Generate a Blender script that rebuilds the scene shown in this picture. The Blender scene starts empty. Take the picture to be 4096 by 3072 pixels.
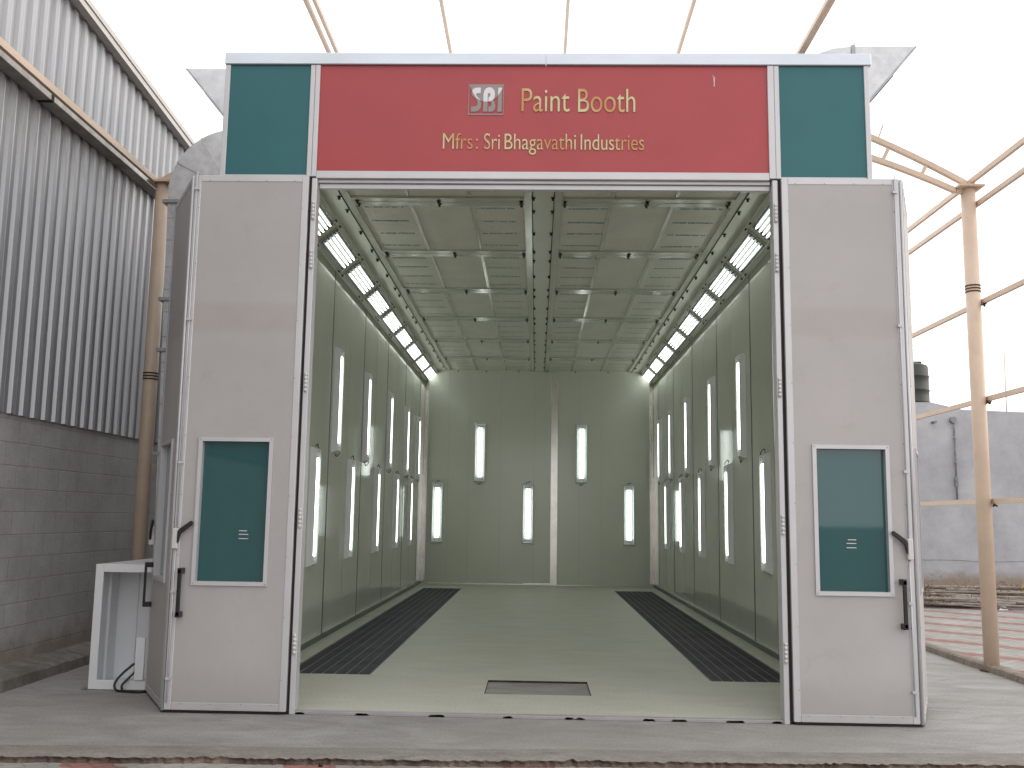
import bpy, bmesh, math, random
from mathutils import Vector, Matrix
random.seed(7)
D = bpy.data
scene = bpy.context.scene
COL = scene.collection
R = math.radians

# ------------------------------------------------------------------ camera
F_PX = 3914.2213
pit, yaw, rol = .1359, -.0265, -.0144
cam_d = D.cameras.new('camera'); cam = D.objects.new('camera', cam_d); COL.objects.link(cam)
fw = Vector((math.sin(yaw)*math.cos(pit), math.cos(yaw)*math.cos(pit), math.sin(pit)))
rt0 = Vector((math.cos(yaw), -math.sin(yaw), 0)); up0 = rt0.cross(fw)
rt = rt0*math.cos(rol) - up0*math.sin(rol); up = up0*math.cos(rol) + rt0*math.sin(rol)
M = Matrix((rt, up, -fw)).transposed().to_4x4(); M.translation = (-.0303, -8.2726, 1.6)
cam.matrix_world = M
cam_d.sensor_fit = 'HORIZONTAL'; cam_d.sensor_width = 36; cam_d.lens = F_PX/4096*36
cam_d.clip_start = .05; cam_d.clip_end = 2000
scene.camera = cam

# ------------------------------------------------------------------ world, sun, exposure
SUN_EL, SUN_AZ = 9.0, 84.0          # azimuth measured from +Y towards +X
world = D.worlds.new('World'); scene.world = world; world.use_nodes = True
wn = world.node_tree.nodes; wl = world.node_tree.links; wn.clear()
sky = wn.new('ShaderNodeTexSky'); sky.sky_type = 'NISHITA'; sky.sun_disc = False
sky.sun_elevation = R(SUN_EL); sky.sun_rotation = R(SUN_AZ)
sky.air_density = 1.0; sky.dust_density = 6.0; sky.ozone_density = 1.0
hsv = wn.new('ShaderNodeHueSaturation'); hsv.inputs['Saturation'].default_value = .45
bg = wn.new('ShaderNodeBackground'); bg.inputs['Strength'].default_value = .15
wo = wn.new('ShaderNodeOutputWorld')
veil = wn.new('ShaderNodeMix'); veil.data_type = 'RGBA'; veil.inputs[0].default_value = .80   # thin bright overcast over the clear sky
veil.inputs[7].default_value = (13.0, 12.9, 12.9, 1)
wl.new(sky.outputs[0], hsv.inputs['Color']); wl.new(hsv.outputs[0], veil.inputs[6]); wl.new(veil.outputs[2], bg.inputs['Color']); wl.new(bg.outputs[0], wo.inputs[0])
sun_d = D.lights.new('sun', 'SUN'); sun = D.objects.new('sun', sun_d); COL.objects.link(sun)
sun_d.energy = .5; sun_d.angle = R(50); sun_d.color = (1, .84, .66)
sd = Vector((math.sin(R(SUN_AZ))*math.cos(R(SUN_EL)), math.cos(R(SUN_AZ))*math.cos(R(SUN_EL)), math.sin(R(SUN_EL))))
sun.rotation_euler = sd.to_track_quat('Z', 'Y').to_euler()
sun.location = sd*60
vs = scene.view_settings
vs.view_transform = 'Standard'; vs.look = 'None'; vs.exposure = .06; vs.gamma = 1; vs.use_curve_mapping = False
scene.cycles.use_denoising = True
scene.cycles.max_bounces = 10; scene.cycles.diffuse_bounces = 6; scene.cycles.glossy_bounces = 5
scene.cycles.sample_clamp_indirect = 6
scene.cycles.caustics_reflective = False; scene.cycles.caustics_refractive = False

# ------------------------------------------------------------------ materials
def mat(name, col, rough=.6, metal=0., var=.0, vscale=3., bump=0., bscale=40., spec=.5, aniso=None,
        rvar=0., col2=None, stretch=(1, 1, 1), coat=0., detail=6):
    m = D.materials.new(name); m.use_nodes = True
    n = m.node_tree.nodes; l = m.node_tree.links
    p = n['Principled BSDF']
    p.inputs['Base Color'].default_value = (*col, 1); p.inputs['Roughness'].default_value = rough
    p.inputs['Metallic'].default_value = metal; p.inputs['Specular IOR Level'].default_value = spec
    p.inputs['Coat Weight'].default_value = coat; p.inputs['Coat Roughness'].default_value = .12
    tc = n.new('ShaderNodeNewGeometry'); mp = n.new('ShaderNodeMapping'); mp.inputs['Scale'].default_value = stretch
    l.new(tc.outputs['Position'], mp.inputs['Vector'])
    if var or col2 or rvar:
        nz = n.new('ShaderNodeTexNoise'); nz.inputs['Scale'].default_value = vscale; nz.inputs['Detail'].default_value = detail
        nz.inputs['Roughness'].default_value = .62
        l.new(mp.outputs[0], nz.inputs['Vector'])
        cr = n.new('ShaderNodeValToRGB'); cr.color_ramp.elements[0].position = .3; cr.color_ramp.elements[1].position = .7
        c2 = col2 or tuple(c*(1+var) for c in col); c1 = tuple(c*(1-var) for c in col) if not col2 else col
        cr.color_ramp.elements[0].color = (*c1, 1); cr.color_ramp.elements[1].color = (*c2, 1)
        l.new(nz.outputs['Fac'], cr.inputs[0]); l.new(cr.outputs[0], p.inputs['Base Color'])
        if rvar:
            mr = n.new('ShaderNodeMapRange'); mr.inputs['To Min'].default_value = max(.03, rough-rvar); mr.inputs['To Max'].default_value = rough+rvar
            l.new(nz.outputs['Fac'], mr.inputs['Value']); l.new(mr.outputs[0], p.inputs['Roughness'])
    if bump:
        nb = n.new('ShaderNodeTexNoise'); nb.inputs['Scale'].default_value = bscale; nb.inputs['Detail'].default_value = 5
        l.new(mp.outputs[0], nb.inputs['Vector'])
        b = n.new('ShaderNodeBump'); b.inputs['Strength'].default_value = bump; b.inputs['Distance'].default_value = .02
        l.new(nb.outputs['Fac'], b.inputs['Height']); l.new(b.outputs[0], p.inputs['Normal'])
    return m
def nodes(m): return m.node_tree.nodes, m.node_tree.links, m.node_tree.nodes['Principled BSDF']

ALU = mat('white_aluminium', (.56, .555, .575), .38, .25, var=.05, vscale=2.5, bump=.02, bscale=90)
ALU_CAP = mat('cap_aluminium', (.55, .59, .64), .3, .6, var=.06, vscale=1.5, bump=.05, bscale=2, stretch=(1, 1, 4))
STEEL = mat('bare_aluminium', (.74, .70, .66), .22, .8, var=.12, vscale=3, bump=.04, bscale=6)
PANEL = mat('grey_laminate', (.43, .41, .405), .5, 0, var=.065, vscale=1.1, bump=.03, bscale=400, detail=9)
RED = mat('red_vinyl', (.40, .058, .066), .5, 0, var=.06, vscale=1.5, bump=.02, bscale=300)
TEAL = mat('teal_vinyl', (.016, .125, .140), .5, 0, var=.07, vscale=1.5, bump=.02, bscale=300)
GASKET = mat('black_gasket', (.012, .006, .006), .7)
BLACK = mat('black_plastic', (.012, .011, .011), .38, 0, spec=.5)
BOLT = mat('black_bolt', (.018, .016, .015), .5)
INNER = mat('booth_wall_paint', (.58, .60, .53), .085, 0, var=.03, vscale=1.2, spec=.5, bump=.02, bscale=1.3, stretch=(1, 1, .25), rvar=.02)
REARM = mat('rear_wall_paint', (.55, .57, .50), .16, 0, var=.03, vscale=1.0, spec=.5, bump=.02, bscale=1.5)
SEAM = mat('seam_strip', (.11, .13, .125), .35, .5)
LIGHTSEAM = mat('seam_strip_grey', (.40, .42, .36), .4, .2)
CEIL = mat('ceiling_sheet', (.58, .58, .50), .3, .2, var=.04, vscale=2, bump=.04, bscale=2.5)
FRAMEM = mat('filter_frame', (.53, .53, .465), .18, .25, var=.05, vscale=3)
WHITE = mat('white_enamel', (.74, .75, .77), .4, 0, var=.02, vscale=4)
REFL = mat('white_reflector', (.60, .63, .62), .5)
REFLC = mat('ceiling_reflector', (.15, .16, .158), .7, spec=.1)
TAN = mat('tan_paint', (.62, .485, .375), .42, 0, var=.06, vscale=4)
RUST = mat('rusty_weld', (.075, .038, .022), .85, 0, var=.5, vscale=60, bump=.5, bscale=80)
GALV = mat('galvanised_duct', (.50, .50, .51), .36, .75, var=.16, vscale=9, bump=.05, bscale=5, rvar=.1)
GALVD = mat('galvanised_flange', (.30, .31, .32), .4, .8, var=.2, vscale=9)
GUTTER = mat('gutter_steel', (.40, .38, .35), .5, .5, var=.35, vscale=5, bump=.15, bscale=20)
SHEET = mat('corrugated_steel', (.40, .405, .42), .46, .7, var=.10, vscale=1.2, bump=.03, bscale=20, stretch=(1, 1, .25), rvar=.08)
TRIM = mat('rake_trim', (.56, .53, .50), .5, .2, var=.06, vscale=3)
DARK = mat('dark_gap', (.02, .02, .02), .9)
TRENCH = mat('trench_concrete', (.10, .10, .10), .9)
GRATE = mat('grate_steel', (.085, .085, .095), .5, .3, var=.3, vscale=2)
HINGE = mat('hinge_white', (.6, .6, .6), .4, .1)
BARK = mat('weathered_pole', (.25, .215, .185), .85, 0, var=.4, vscale=9, bump=.5, bscale=40, stretch=(.5, 1, 1))
TWIG = mat('dry_brush', (.13, .075, .04), .9, 0, var=.4, vscale=20)
YEL = mat('yellow_cloth', (.55, .42, .04), .7, 0, var=.2, vscale=12, bump=.4, bscale=15)
TANK = mat('black_tank', (.022, .027, .024), .5, 0, var=.25, vscale=5)
GOLD = mat('gold_letters', (.55, .44, .20), .4, .15)
GREYV = mat('grey_vinyl', (.30, .265, .255), .5)
WHITEV = mat('white_vinyl', (.74, .72, .74), .5)
PIPEM = mat('grey_pipe', (.20, .22, .23), .6, 0, var=.4, vscale=12)

def emis(name, col, s):
    m = D.materials.new(name); m.use_nodes = True; n = m.node_tree.nodes; p = n['Principled BSDF']
    p.inputs['Base Color'].default_value = (.8, .8, .8, 1)
    p.inputs['Emission Color'].default_value = (*col, 1); p.inputs['Emission Strength'].default_value = s
    return m
TUBE = emis('lit_tube', (.935, 1.0, .925), 5.6)
# gold gradient running across the letters (printed foil effect)
n, l, p = nodes(GOLD)
g = n.new('ShaderNodeNewGeometry'); mp = n.new('ShaderNodeMapping'); mp.inputs['Rotation'].default_value = (0, R(35), 0)
wv = n.new('ShaderNodeTexWave'); wv.inputs['Scale'].default_value = .55; wv.inputs['Distortion'].default_value = .6; wv.bands_direction = 'X'
cr = n.new('ShaderNodeValToRGB'); cr.color_ramp.elements[0].color = (.50, .25, .09, 1); cr.color_ramp.elements[1].color = (.56, .52, .28, 1)
cr.color_ramp.elements[0].position = .05; cr.color_ramp.elements[1].position = .6
l.new(g.outputs['Position'], mp.inputs[0]); l.new(mp.outputs[0], wv.inputs[0]); l.new(wv.outputs['Fac'], cr.inputs[0]); l.new(cr.outputs[0], p.inputs['Base Color'])

# brownish handling dirt on the laminate at one height
n, l, p = nodes(PANEL)
g = n.new('ShaderNodeNewGeometry'); sx = n.new('ShaderNodeSeparateXYZ'); l.new(g.outputs['Position'], sx.inputs[0])
m1 = n.new('ShaderNodeMapRange'); m1.interpolation_type = 'SMOOTHSTEP'; m1.inputs['From Min'].default_value = 3.12; m1.inputs['From Max'].default_value = 3.20; l.new(sx.outputs['Z'], m1.inputs[0])
m2 = n.new('ShaderNodeMapRange'); m2.interpolation_type = 'SMOOTHSTEP'; m2.inputs['From Min'].default_value = 3.44; m2.inputs['From Max'].default_value = 3.36; l.new(sx.outputs['Z'], m2.inputs[0])
n3 = n.new('ShaderNodeTexNoise'); n3.inputs['Scale'].default_value = 5; n3.inputs['Detail'].default_value = 8; l.new(g.outputs['Position'], n3.inputs[0])
a1 = n.new('ShaderNodeMath'); a1.operation = 'MULTIPLY'; l.new(m1.outputs[0], a1.inputs[0]); l.new(m2.outputs[0], a1.inputs[1])
a2_ = n.new('ShaderNodeMath'); a2_.operation = 'MULTIPLY'; l.new(a1.outputs[0], a2_.inputs[0]); l.new(n3.outputs['Fac'], a2_.inputs[1])
old = p.inputs['Base Color'].links[0].from_socket
mxp = n.new('ShaderNodeMix'); mxp.data_type = 'RGBA'; l.new(a2_.outputs[0], mxp.inputs[0]); l.new(old, mxp.inputs[6]); mxp.inputs[7].default_value = (.38, .345, .325, 1)
# faint wiping marks and settled dust along the bottom edge
n5 = n.new('ShaderNodeTexNoise'); n5.inputs['Scale'].default_value = 3.5; n5.inputs['Detail'].default_value = 10; n5.inputs['Roughness'].default_value = .75; n5.inputs['Distortion'].default_value = 1.2; l.new(g.outputs['Position'], n5.inputs[0])
r5 = n.new('ShaderNodeMapRange'); r5.inputs['From Min'].default_value = .56; r5.inputs['From Max'].default_value = .74; r5.inputs['To Max'].default_value = .38; l.new(n5.outputs['Fac'], r5.inputs[0])
m5 = n.new('ShaderNodeMix'); m5.data_type = 'RGBA'; l.new(r5.outputs[0], m5.inputs[0]); l.new(mxp.outputs[2], m5.inputs[6]); m5.inputs[7].default_value = (.33, .30, .285, 1)
z5 = n.new('ShaderNodeMath'); z5.operation = 'MULTIPLY_ADD'; z5.inputs[1].default_value = .5; l.new(n5.outputs['Fac'], z5.inputs[0]); l.new(sx.outputs['Z'], z5.inputs[2])
r6 = n.new('ShaderNodeMapRange'); r6.inputs['From Min'].default_value = .30; r6.inputs['From Max'].default_value = .62; r6.inputs['To Min'].default_value = .55; r6.inputs['To Max'].default_value = 0; l.new(z5.outputs[0], r6.inputs[0])
m6 = n.new('ShaderNodeMix'); m6.data_type = 'RGBA'; l.new(r6.outputs[0], m6.inputs[0]); l.new(m5.outputs[2], m6.inputs[6]); m6.inputs[7].default_value = (.335, .315, .295, 1)
l.new(m6.outputs[2], p.inputs['Base Color'])
# teal door glass
GLASS = mat('teal_glass', (.012, .082, .088), .03, 0, spec=.75, bump=.004, bscale=2)
# side glass of the folded leaves catches the sky
# concrete: trowelled apron
def concrete(name, c1, c2, c3, rough, sc, bump=.25, spec=.3):
    m = D.materials.new(name); m.use_nodes = True; n, l, p = nodes(m)
    g = n.new('ShaderNodeNewGeometry'); mp = n.new('ShaderNodeMapping'); mp.inputs['Scale'].default_value = (.7, 1.5, 1)
    l.new(g.outputs['Position'], mp.inputs[0])
    a = n.new('ShaderNodeTexNoise'); a.inputs['Scale'].default_value = sc; a.inputs['Detail'].default_value = 9; a.inputs['Roughness'].default_value = .65; a.inputs['Distortion'].default_value = .6
    b = n.new('ShaderNodeTexNoise'); b.inputs['Scale'].default_value = sc*.3; b.inputs['Detail'].default_value = 4
    l.new(mp.outputs[0], a.inputs[0]); l.new(g.outputs['Position'], b.inputs[0])
    ra = n.new('ShaderNodeValToRGB'); ra.color_ramp.elements[0].position = .33; ra.color_ramp.elements[1].position = .66
    ra.color_ramp.elements[0].color = (*c1, 1); ra.color_ramp.elements[1].color = (*c2, 1); l.new(a.outputs['Fac'], ra.inputs[0])
    mx = n.new('ShaderNodeMix'); mx.data_type = 'RGBA'
    rb = n.new('ShaderNodeMapRange'); rb.inputs['From Min'].default_value = .42; rb.inputs['From Max'].default_value = .68; rb.inputs['To Max'].default_value = .7
    l.new(b.outputs['Fac'], rb.inputs[0]); l.new(rb.outputs[0], mx.inputs[0]); l.new(ra.outputs[0], mx.inputs[6]); mx.inputs[7].default_value = (*c3, 1)
    f = n.new('ShaderNodeTexNoise'); f.inputs['Scale'].default_value = 45; f.inputs['Detail'].default_value = 8; f.inputs['Roughness'].default_value = .7; l.new(g.outputs['Position'], f.inputs[0])
    sp = n.new('ShaderNodeMapRange'); sp.inputs['From Min'].default_value = .3; sp.inputs['From Max'].default_value = .7; sp.inputs['To Min'].default_value = .80; sp.inputs['To Max'].default_value = 1.18; l.new(f.outputs['Fac'], sp.inputs[0])
    sm_ = n.new('ShaderNodeVectorMath'); sm_.operation = 'SCALE'; l.new(mx.outputs[2], sm_.inputs[0]); l.new(sp.outputs[0], sm_.inputs['Scale'])
    l.new(sm_.outputs[0], p.inputs['Base Color']); p.inputs['Roughness'].default_value = rough; p.inputs['Specular IOR Level'].default_value = spec
    bb = n.new('ShaderNodeBump'); bb.inputs['Strength'].default_value = bump; bb.inputs['Distance'].default_value = .006
    l.new(f.outputs['Fac'], bb.inputs['Height']); l.new(bb.outputs[0], p.inputs['Normal'])
    return m
APRON = concrete('apron_concrete', (.235, .225, .215), (.355, .35, .34), (.285, .27, .25), .75, 2.2)
EDGE = concrete('apron_edge_concrete', (.19, .17, .155), (.29, .27, .25), (.24, .22, .20), .85, 7, .8)
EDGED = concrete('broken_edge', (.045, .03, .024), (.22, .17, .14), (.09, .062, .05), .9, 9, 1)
FLOORM = concrete('booth_floor_paint', (.47, .46, .40), (.56, .55, .485), (.52, .51, .455), .5, 2.0, .12, .4)
PLINTHM = concrete('plinth_mortar', (.15, .135, .12), (.26, .235, .215), (.09, .085, .07), .9, 5, .9)

# pavers with diagonal red rows
def paver(name):
    m = D.materials.new(name); m.use_nodes = True; n, l, p = nodes(m)
    g = n.new('ShaderNodeNewGeometry'); sx = n.new('ShaderNodeSeparateXYZ'); l.new(g.outputs['Position'], sx.inputs[0])
    def mth(op, a, b=None, c=None):
        q = n.new('ShaderNodeMath'); q.operation = op
        for i, v in enumerate((a, b, c)):
            if v is None: continue
            if isinstance(v, (int, float)): q.inputs[i].default_value = v
            else: l.new(v, q.inputs[i])
        return q.outputs[0]
    u = mth('ADD', sx.outputs['X'], sx.outputs['Y']); v = mth('SUBTRACT', sx.outputs['X'], sx.outputs['Y'])
    zig = mth('MULTIPLY', mth('SINE', mth('MULTIPLY', v, 22.)), .035)
    ph = mth('FRACT', mth('DIVIDE', mth('ADD', mth('ADD', u, zig), .62), 1.55))
    red = mth('LESS_THAN', mth('ABSOLUTE', mth('SUBTRACT', ph, .5)), .13)
    cb = n.new('ShaderNodeCombineXYZ'); l.new(u, cb.inputs[0]); l.new(v, cb.inputs[1])
    vo = n.new('ShaderNodeTexBrick'); vo.inputs['Scale'].default_value = 1; vo.inputs['Brick Width'].default_value = .31; vo.inputs['Row Height'].default_value = .155
    vo.inputs['Mortar Size'].default_value = .006; vo.inputs['Mortar Smooth'].default_value = .4
    vo.inputs['Color1'].default_value = (.37, .36, .335, 1); vo.inputs['Color2'].default_value = (.31, .30, .28, 1); vo.inputs['Mortar'].default_value = (.20, .185, .17, 1)
    l.new(cb.outputs[0], vo.inputs[0])
    vr = n.new('ShaderNodeTexBrick'); vr.inputs['Scale'].default_value = 1; vr.inputs['Brick Width'].default_value = .31; vr.inputs['Row Height'].default_value = .155
    vr.inputs['Mortar Size'].default_value = .006; vr.inputs['Mortar Smooth'].default_value = .4
    vr.inputs['Color1'].default_value = (.34, .165, .145, 1); vr.inputs['Color2'].default_value = (.30, .145, .13, 1); vr.inputs['Mortar'].default_value = (.12, .08, .07, 1)
    l.new(cb.outputs[0], vr.inputs[0])
    mx = n.new('ShaderNodeMix'); mx.data_type = 'RGBA'; l.new(red, mx.inputs[0]); l.new(vo.outputs[0], mx.inputs[6]); l.new(vr.outputs[0], mx.inputs[7])
    nz = n.new('ShaderNodeTexNoise'); nz.inputs['Scale'].default_value = 1.7; nz.inputs['Detail'].default_value = 8; l.new(g.outputs['Position'], nz.inputs[0])
    m2 = n.new('ShaderNodeMix'); m2.data_type = 'RGBA'; m2.blend_type = 'MULTIPLY'; m2.inputs[0].default_value = .6
    rr = n.new('ShaderNodeValToRGB'); rr.color_ramp.elements[0].position = .3; rr.color_ramp.elements[0].color = (.6, .57, .53, 1); rr.color_ramp.elements[1].position = .65
    l.new(nz.outputs['Fac'], rr.inputs[0]); l.new(mx.outputs[2], m2.inputs[6]); l.new(rr.outputs[0], m2.inputs[7]); l.new(m2.outputs[2], p.inputs['Base Color'])
    bb = n.new('ShaderNodeBump'); bb.inputs['Strength'].default_value = .5; bb.inputs['Distance'].default_value = .01; bb.invert = True
    l.new(vo.outputs['Fac'], bb.inputs['Height']); l.new(bb.outputs[0], p.inputs['Normal']); p.inputs['Roughness'].default_value = .8
    return m
PAVER = paver('interlocking_pavers')

# block wall
def blockwall():
    m = D.materials.new('concrete_blocks'); m.use_nodes = True; n, l, p = nodes(m)
    g = n.new('ShaderNodeNewGeometry'); sx = n.new('ShaderNodeSeparateXYZ'); l.new(g.outputs['Position'], sx.inputs[0])
    cb = n.new('ShaderNodeCombineXYZ'); l.new(sx.outputs['Y'], cb.inputs[0]); l.new(sx.outputs['Z'], cb.inputs[1])
    ad = n.new('ShaderNodeVectorMath'); ad.inputs[1].default_value = (4, .179, 0); l.new(cb.outputs[0], ad.inputs[0])
    br = n.new('ShaderNodeTexBrick'); br.inputs['Scale'].default_value = 1; br.inputs['Brick Width'].default_value = .43; br.inputs['Row Height'].default_value = .221
    br.inputs['Mortar Size'].default_value = .007; br.inputs['Mortar Smooth'].default_value = .5
    br.inputs['Color1'].default_value = (.40, .395, .385, 1); br.inputs['Color2'].default_value = (.375, .37, .36, 1); br.inputs['Mortar'].default_value = (.33, .315, .30, 1)
    l.new(ad.outputs[0], br.inputs[0])
    nz = n.new('ShaderNodeTexNoise'); nz.inputs['Scale'].default_value = 2.2; nz.inputs['Detail'].default_value = 10; nz.inputs['Roughness'].default_value = .68; l.new(g.outputs['Position'], nz.inputs[0])
    rr = n.new('ShaderNodeValToRGB'); rr.color_ramp.elements[0].position = .3; rr.color_ramp.elements[0].color = (.84, .83, .82, 1); rr.color_ramp.elements[1].position = .7; rr.color_ramp.elements[1].color = (1.16, 1.16, 1.16, 1)
    l.new(nz.outputs['Fac'], rr.inputs[0])
    m2 = n.new('ShaderNodeMix'); m2.data_type = 'RGBA'; m2.blend_type = 'MULTIPLY'; m2.inputs[0].default_value = 1
    l.new(br.outputs[0], m2.inputs[6]); l.new(rr.outputs[0], m2.inputs[7])
    # splash stain band near the ground with a ragged top
    st = n.new('ShaderNodeMath'); st.operation = 'MULTIPLY_ADD'; st.inputs[1].default_value = .7; l.new(nz.outputs['Fac'], st.inputs[0]); l.new(sx.outputs['Z'], st.inputs[2])
    ms = n.new('ShaderNodeMapRange'); ms.inputs['From Min'].default_value = .55; ms.inputs['From Max'].default_value = .78; ms.inputs['To Min'].default_value = .6; ms.inputs['To Max'].default_value = 0
    l.new(st.outputs[0], ms.inputs[0])
    m3 = n.new('ShaderNodeMix'); m3.data_type = 'RGBA'; l.new(ms.outputs[0], m3.inputs[0]); l.new(m2.outputs[2], m3.inputs[6]); m3.inputs[7].default_value = (.24, .18, .135, 1)
    l.new(m3.outputs[2], p.inputs['Base Color']); p.inputs['Roughness'].default_value = .9
    b1 = n.new('ShaderNodeBump'); b1.inputs['Strength'].default_value = .5; b1.inputs['Distance'].default_value = .01; b1.invert = True; l.new(br.outputs['Fac'], b1.inputs['Height'])
    nf = n.new('ShaderNodeTexNoise'); nf.inputs['Scale'].default_value = 35; nf.inputs['Detail'].default_value = 8; l.new(g.outputs['Position'], nf.inputs[0])
    b2 = n.new('ShaderNodeBump'); b2.inputs['Strength'].default_value = .5; b2.inputs['Distance'].default_value = .01; l.new(nf.outputs['Fac'], b2.inputs['Height']); l.new(b1.outputs[0], b2.inputs['Normal'])
    l.new(b2.outputs[0], p.inputs['Normal'])
    return m
BLOCK = blockwall()

# rendered wall of the house behind
def plaster():
    m = D.materials.new('limewashed_plaster'); m.use_nodes = True; n, l, p = nodes(m)
    g = n.new('ShaderNodeNewGeometry'); sx = n.new('ShaderNodeSeparateXYZ'); l.new(g.outputs['Position'], sx.inputs[0])
    nz = n.new('ShaderNodeTexNoise'); nz.inputs['Scale'].default_value = 1.1; nz.inputs['Detail'].default_value = 10; nz.inputs['Roughness'].default_value = .7; l.new(g.outputs['Position'], nz.inputs[0])
    r1 = n.new('ShaderNodeValToRGB'); r1.color_ramp.elements[0].position = .35; r1.color_ramp.elements[0].color = (.33, .335, .36, 1); r1.color_ramp.elements[1].position = .65; r1.color_ramp.elements[1].color = (.46, .46, .48, 1)
    l.new(nz.outputs['Fac'], r1.inputs[0])
    n2 = n.new('ShaderNodeTexNoise'); n2.inputs['Scale'].default_value = 3.2; n2.inputs['Detail'].default_value = 9; n2.inputs['Roughness'].default_value = .7; l.new(g.outputs['Position'], n2.inputs[0])
    a = n.new('ShaderNodeMath'); a.operation = 'MULTIPLY_ADD'; a.inputs[1].default_value = .5; l.new(n2.outputs['Fac'], a.inputs[0]); l.new(sx.outputs['Z'], a.inputs[2])
    mr = n.new('ShaderNodeMapRange'); mr.inputs['From Min'].default_value = .62; mr.inputs['From Max'].default_value = .85; mr.inputs['To Min'].default_value = .85; mr.inputs['To Max'].default_value = 0; l.new(a.outputs[0], mr.inputs[0])
    mx = n.new('ShaderNodeMix'); mx.data_type = 'RGBA'; l.new(mr.outputs[0], mx.inputs[0]); l.new(r1.outputs[0], mx.inputs[6]); mx.inputs[7].default_value = (.27, .20, .145, 1)
    # crack line with peeling blotches under it
    c = n.new('ShaderNodeMapRange'); c.inputs['From Min'].default_value = .60; c.inputs['From Max'].default_value = .66; l.new(n2.outputs['Fac'], c.inputs[0])
    lz = n.new('ShaderNodeMath'); lz.operation = 'LESS_THAN'; lz.inputs[1].default_value = .85; l.new(sx.outputs['Z'], lz.inputs[0])
    cm = n.new('ShaderNodeMath'); cm.operation = 'MULTIPLY'; l.new(c.outputs[0], cm.inputs[0]); l.new(lz.outputs[0], cm.inputs[1])
    m4 = n.new('ShaderNodeMix'); m4.data_type = 'RGBA'; l.new(cm.outputs[0], m4.inputs[0]); l.new(mx.outputs[2], m4.inputs[6]); m4.inputs[7].default_value = (.24, .215, .20, 1)
    l.new(m4.outputs[2], p.inputs['Base Color']); p.inputs['Roughness'].default_value = .9
    b = n.new('ShaderNodeBump'); b.inputs['Strength'].default_value = .35; b.inputs['Distance'].default_value = .02; l.new(n2.outputs['Fac'], b.inputs['Height']); l.new(b.outputs[0], p.inputs['Normal'])
    return m
PLASTER = plaster()

# quilted filter with printed blue rows
def filtermat():
    m = D.materials.new('ceiling_filter'); m.use_nodes = True; n, l, p = nodes(m)
    g = n.new('ShaderNodeNewGeometry')
    nz = n.new('ShaderNodeTexNoise'); nz.inputs['Scale'].default_value = 3; nz.inputs['Detail'].default_value = 7; l.new(g.outputs['Position'], nz.inputs[0])
    rr = n.new('ShaderNodeValToRGB'); rr.color_ramp.elements[0].position = .3; rr.color_ramp.elements[0].color = (.58, .57, .50, 1); rr.color_ramp.elements[1].position = .7; rr.color_ramp.elements[1].color = (.64, .63, .56, 1)
    l.new(nz.outputs['Fac'], rr.inputs[0]); l.new(rr.outputs[0], p.inputs['Base Color']); p.inputs['Roughness'].default_value = .8
    nf = n.new('ShaderNodeTexNoise'); nf.inputs['Scale'].default_value = 14; nf.inputs['Detail'].default_value = 5; l.new(g.outputs['Position'], nf.inputs[0])
    b = n.new('ShaderNodeBump'); b.inputs['Strength'].default_value = .45; b.inputs['Distance'].default_value = .02; l.new(nf.outputs['Fac'], b.inputs['Height']); l.new(b.outputs[0], p.inputs['Normal'])
    return m
FILTER = filtermat()
BLUE = mat('blue_print', (.025, .15, .21), .8, 0, var=.25, vscale=60)

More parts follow.
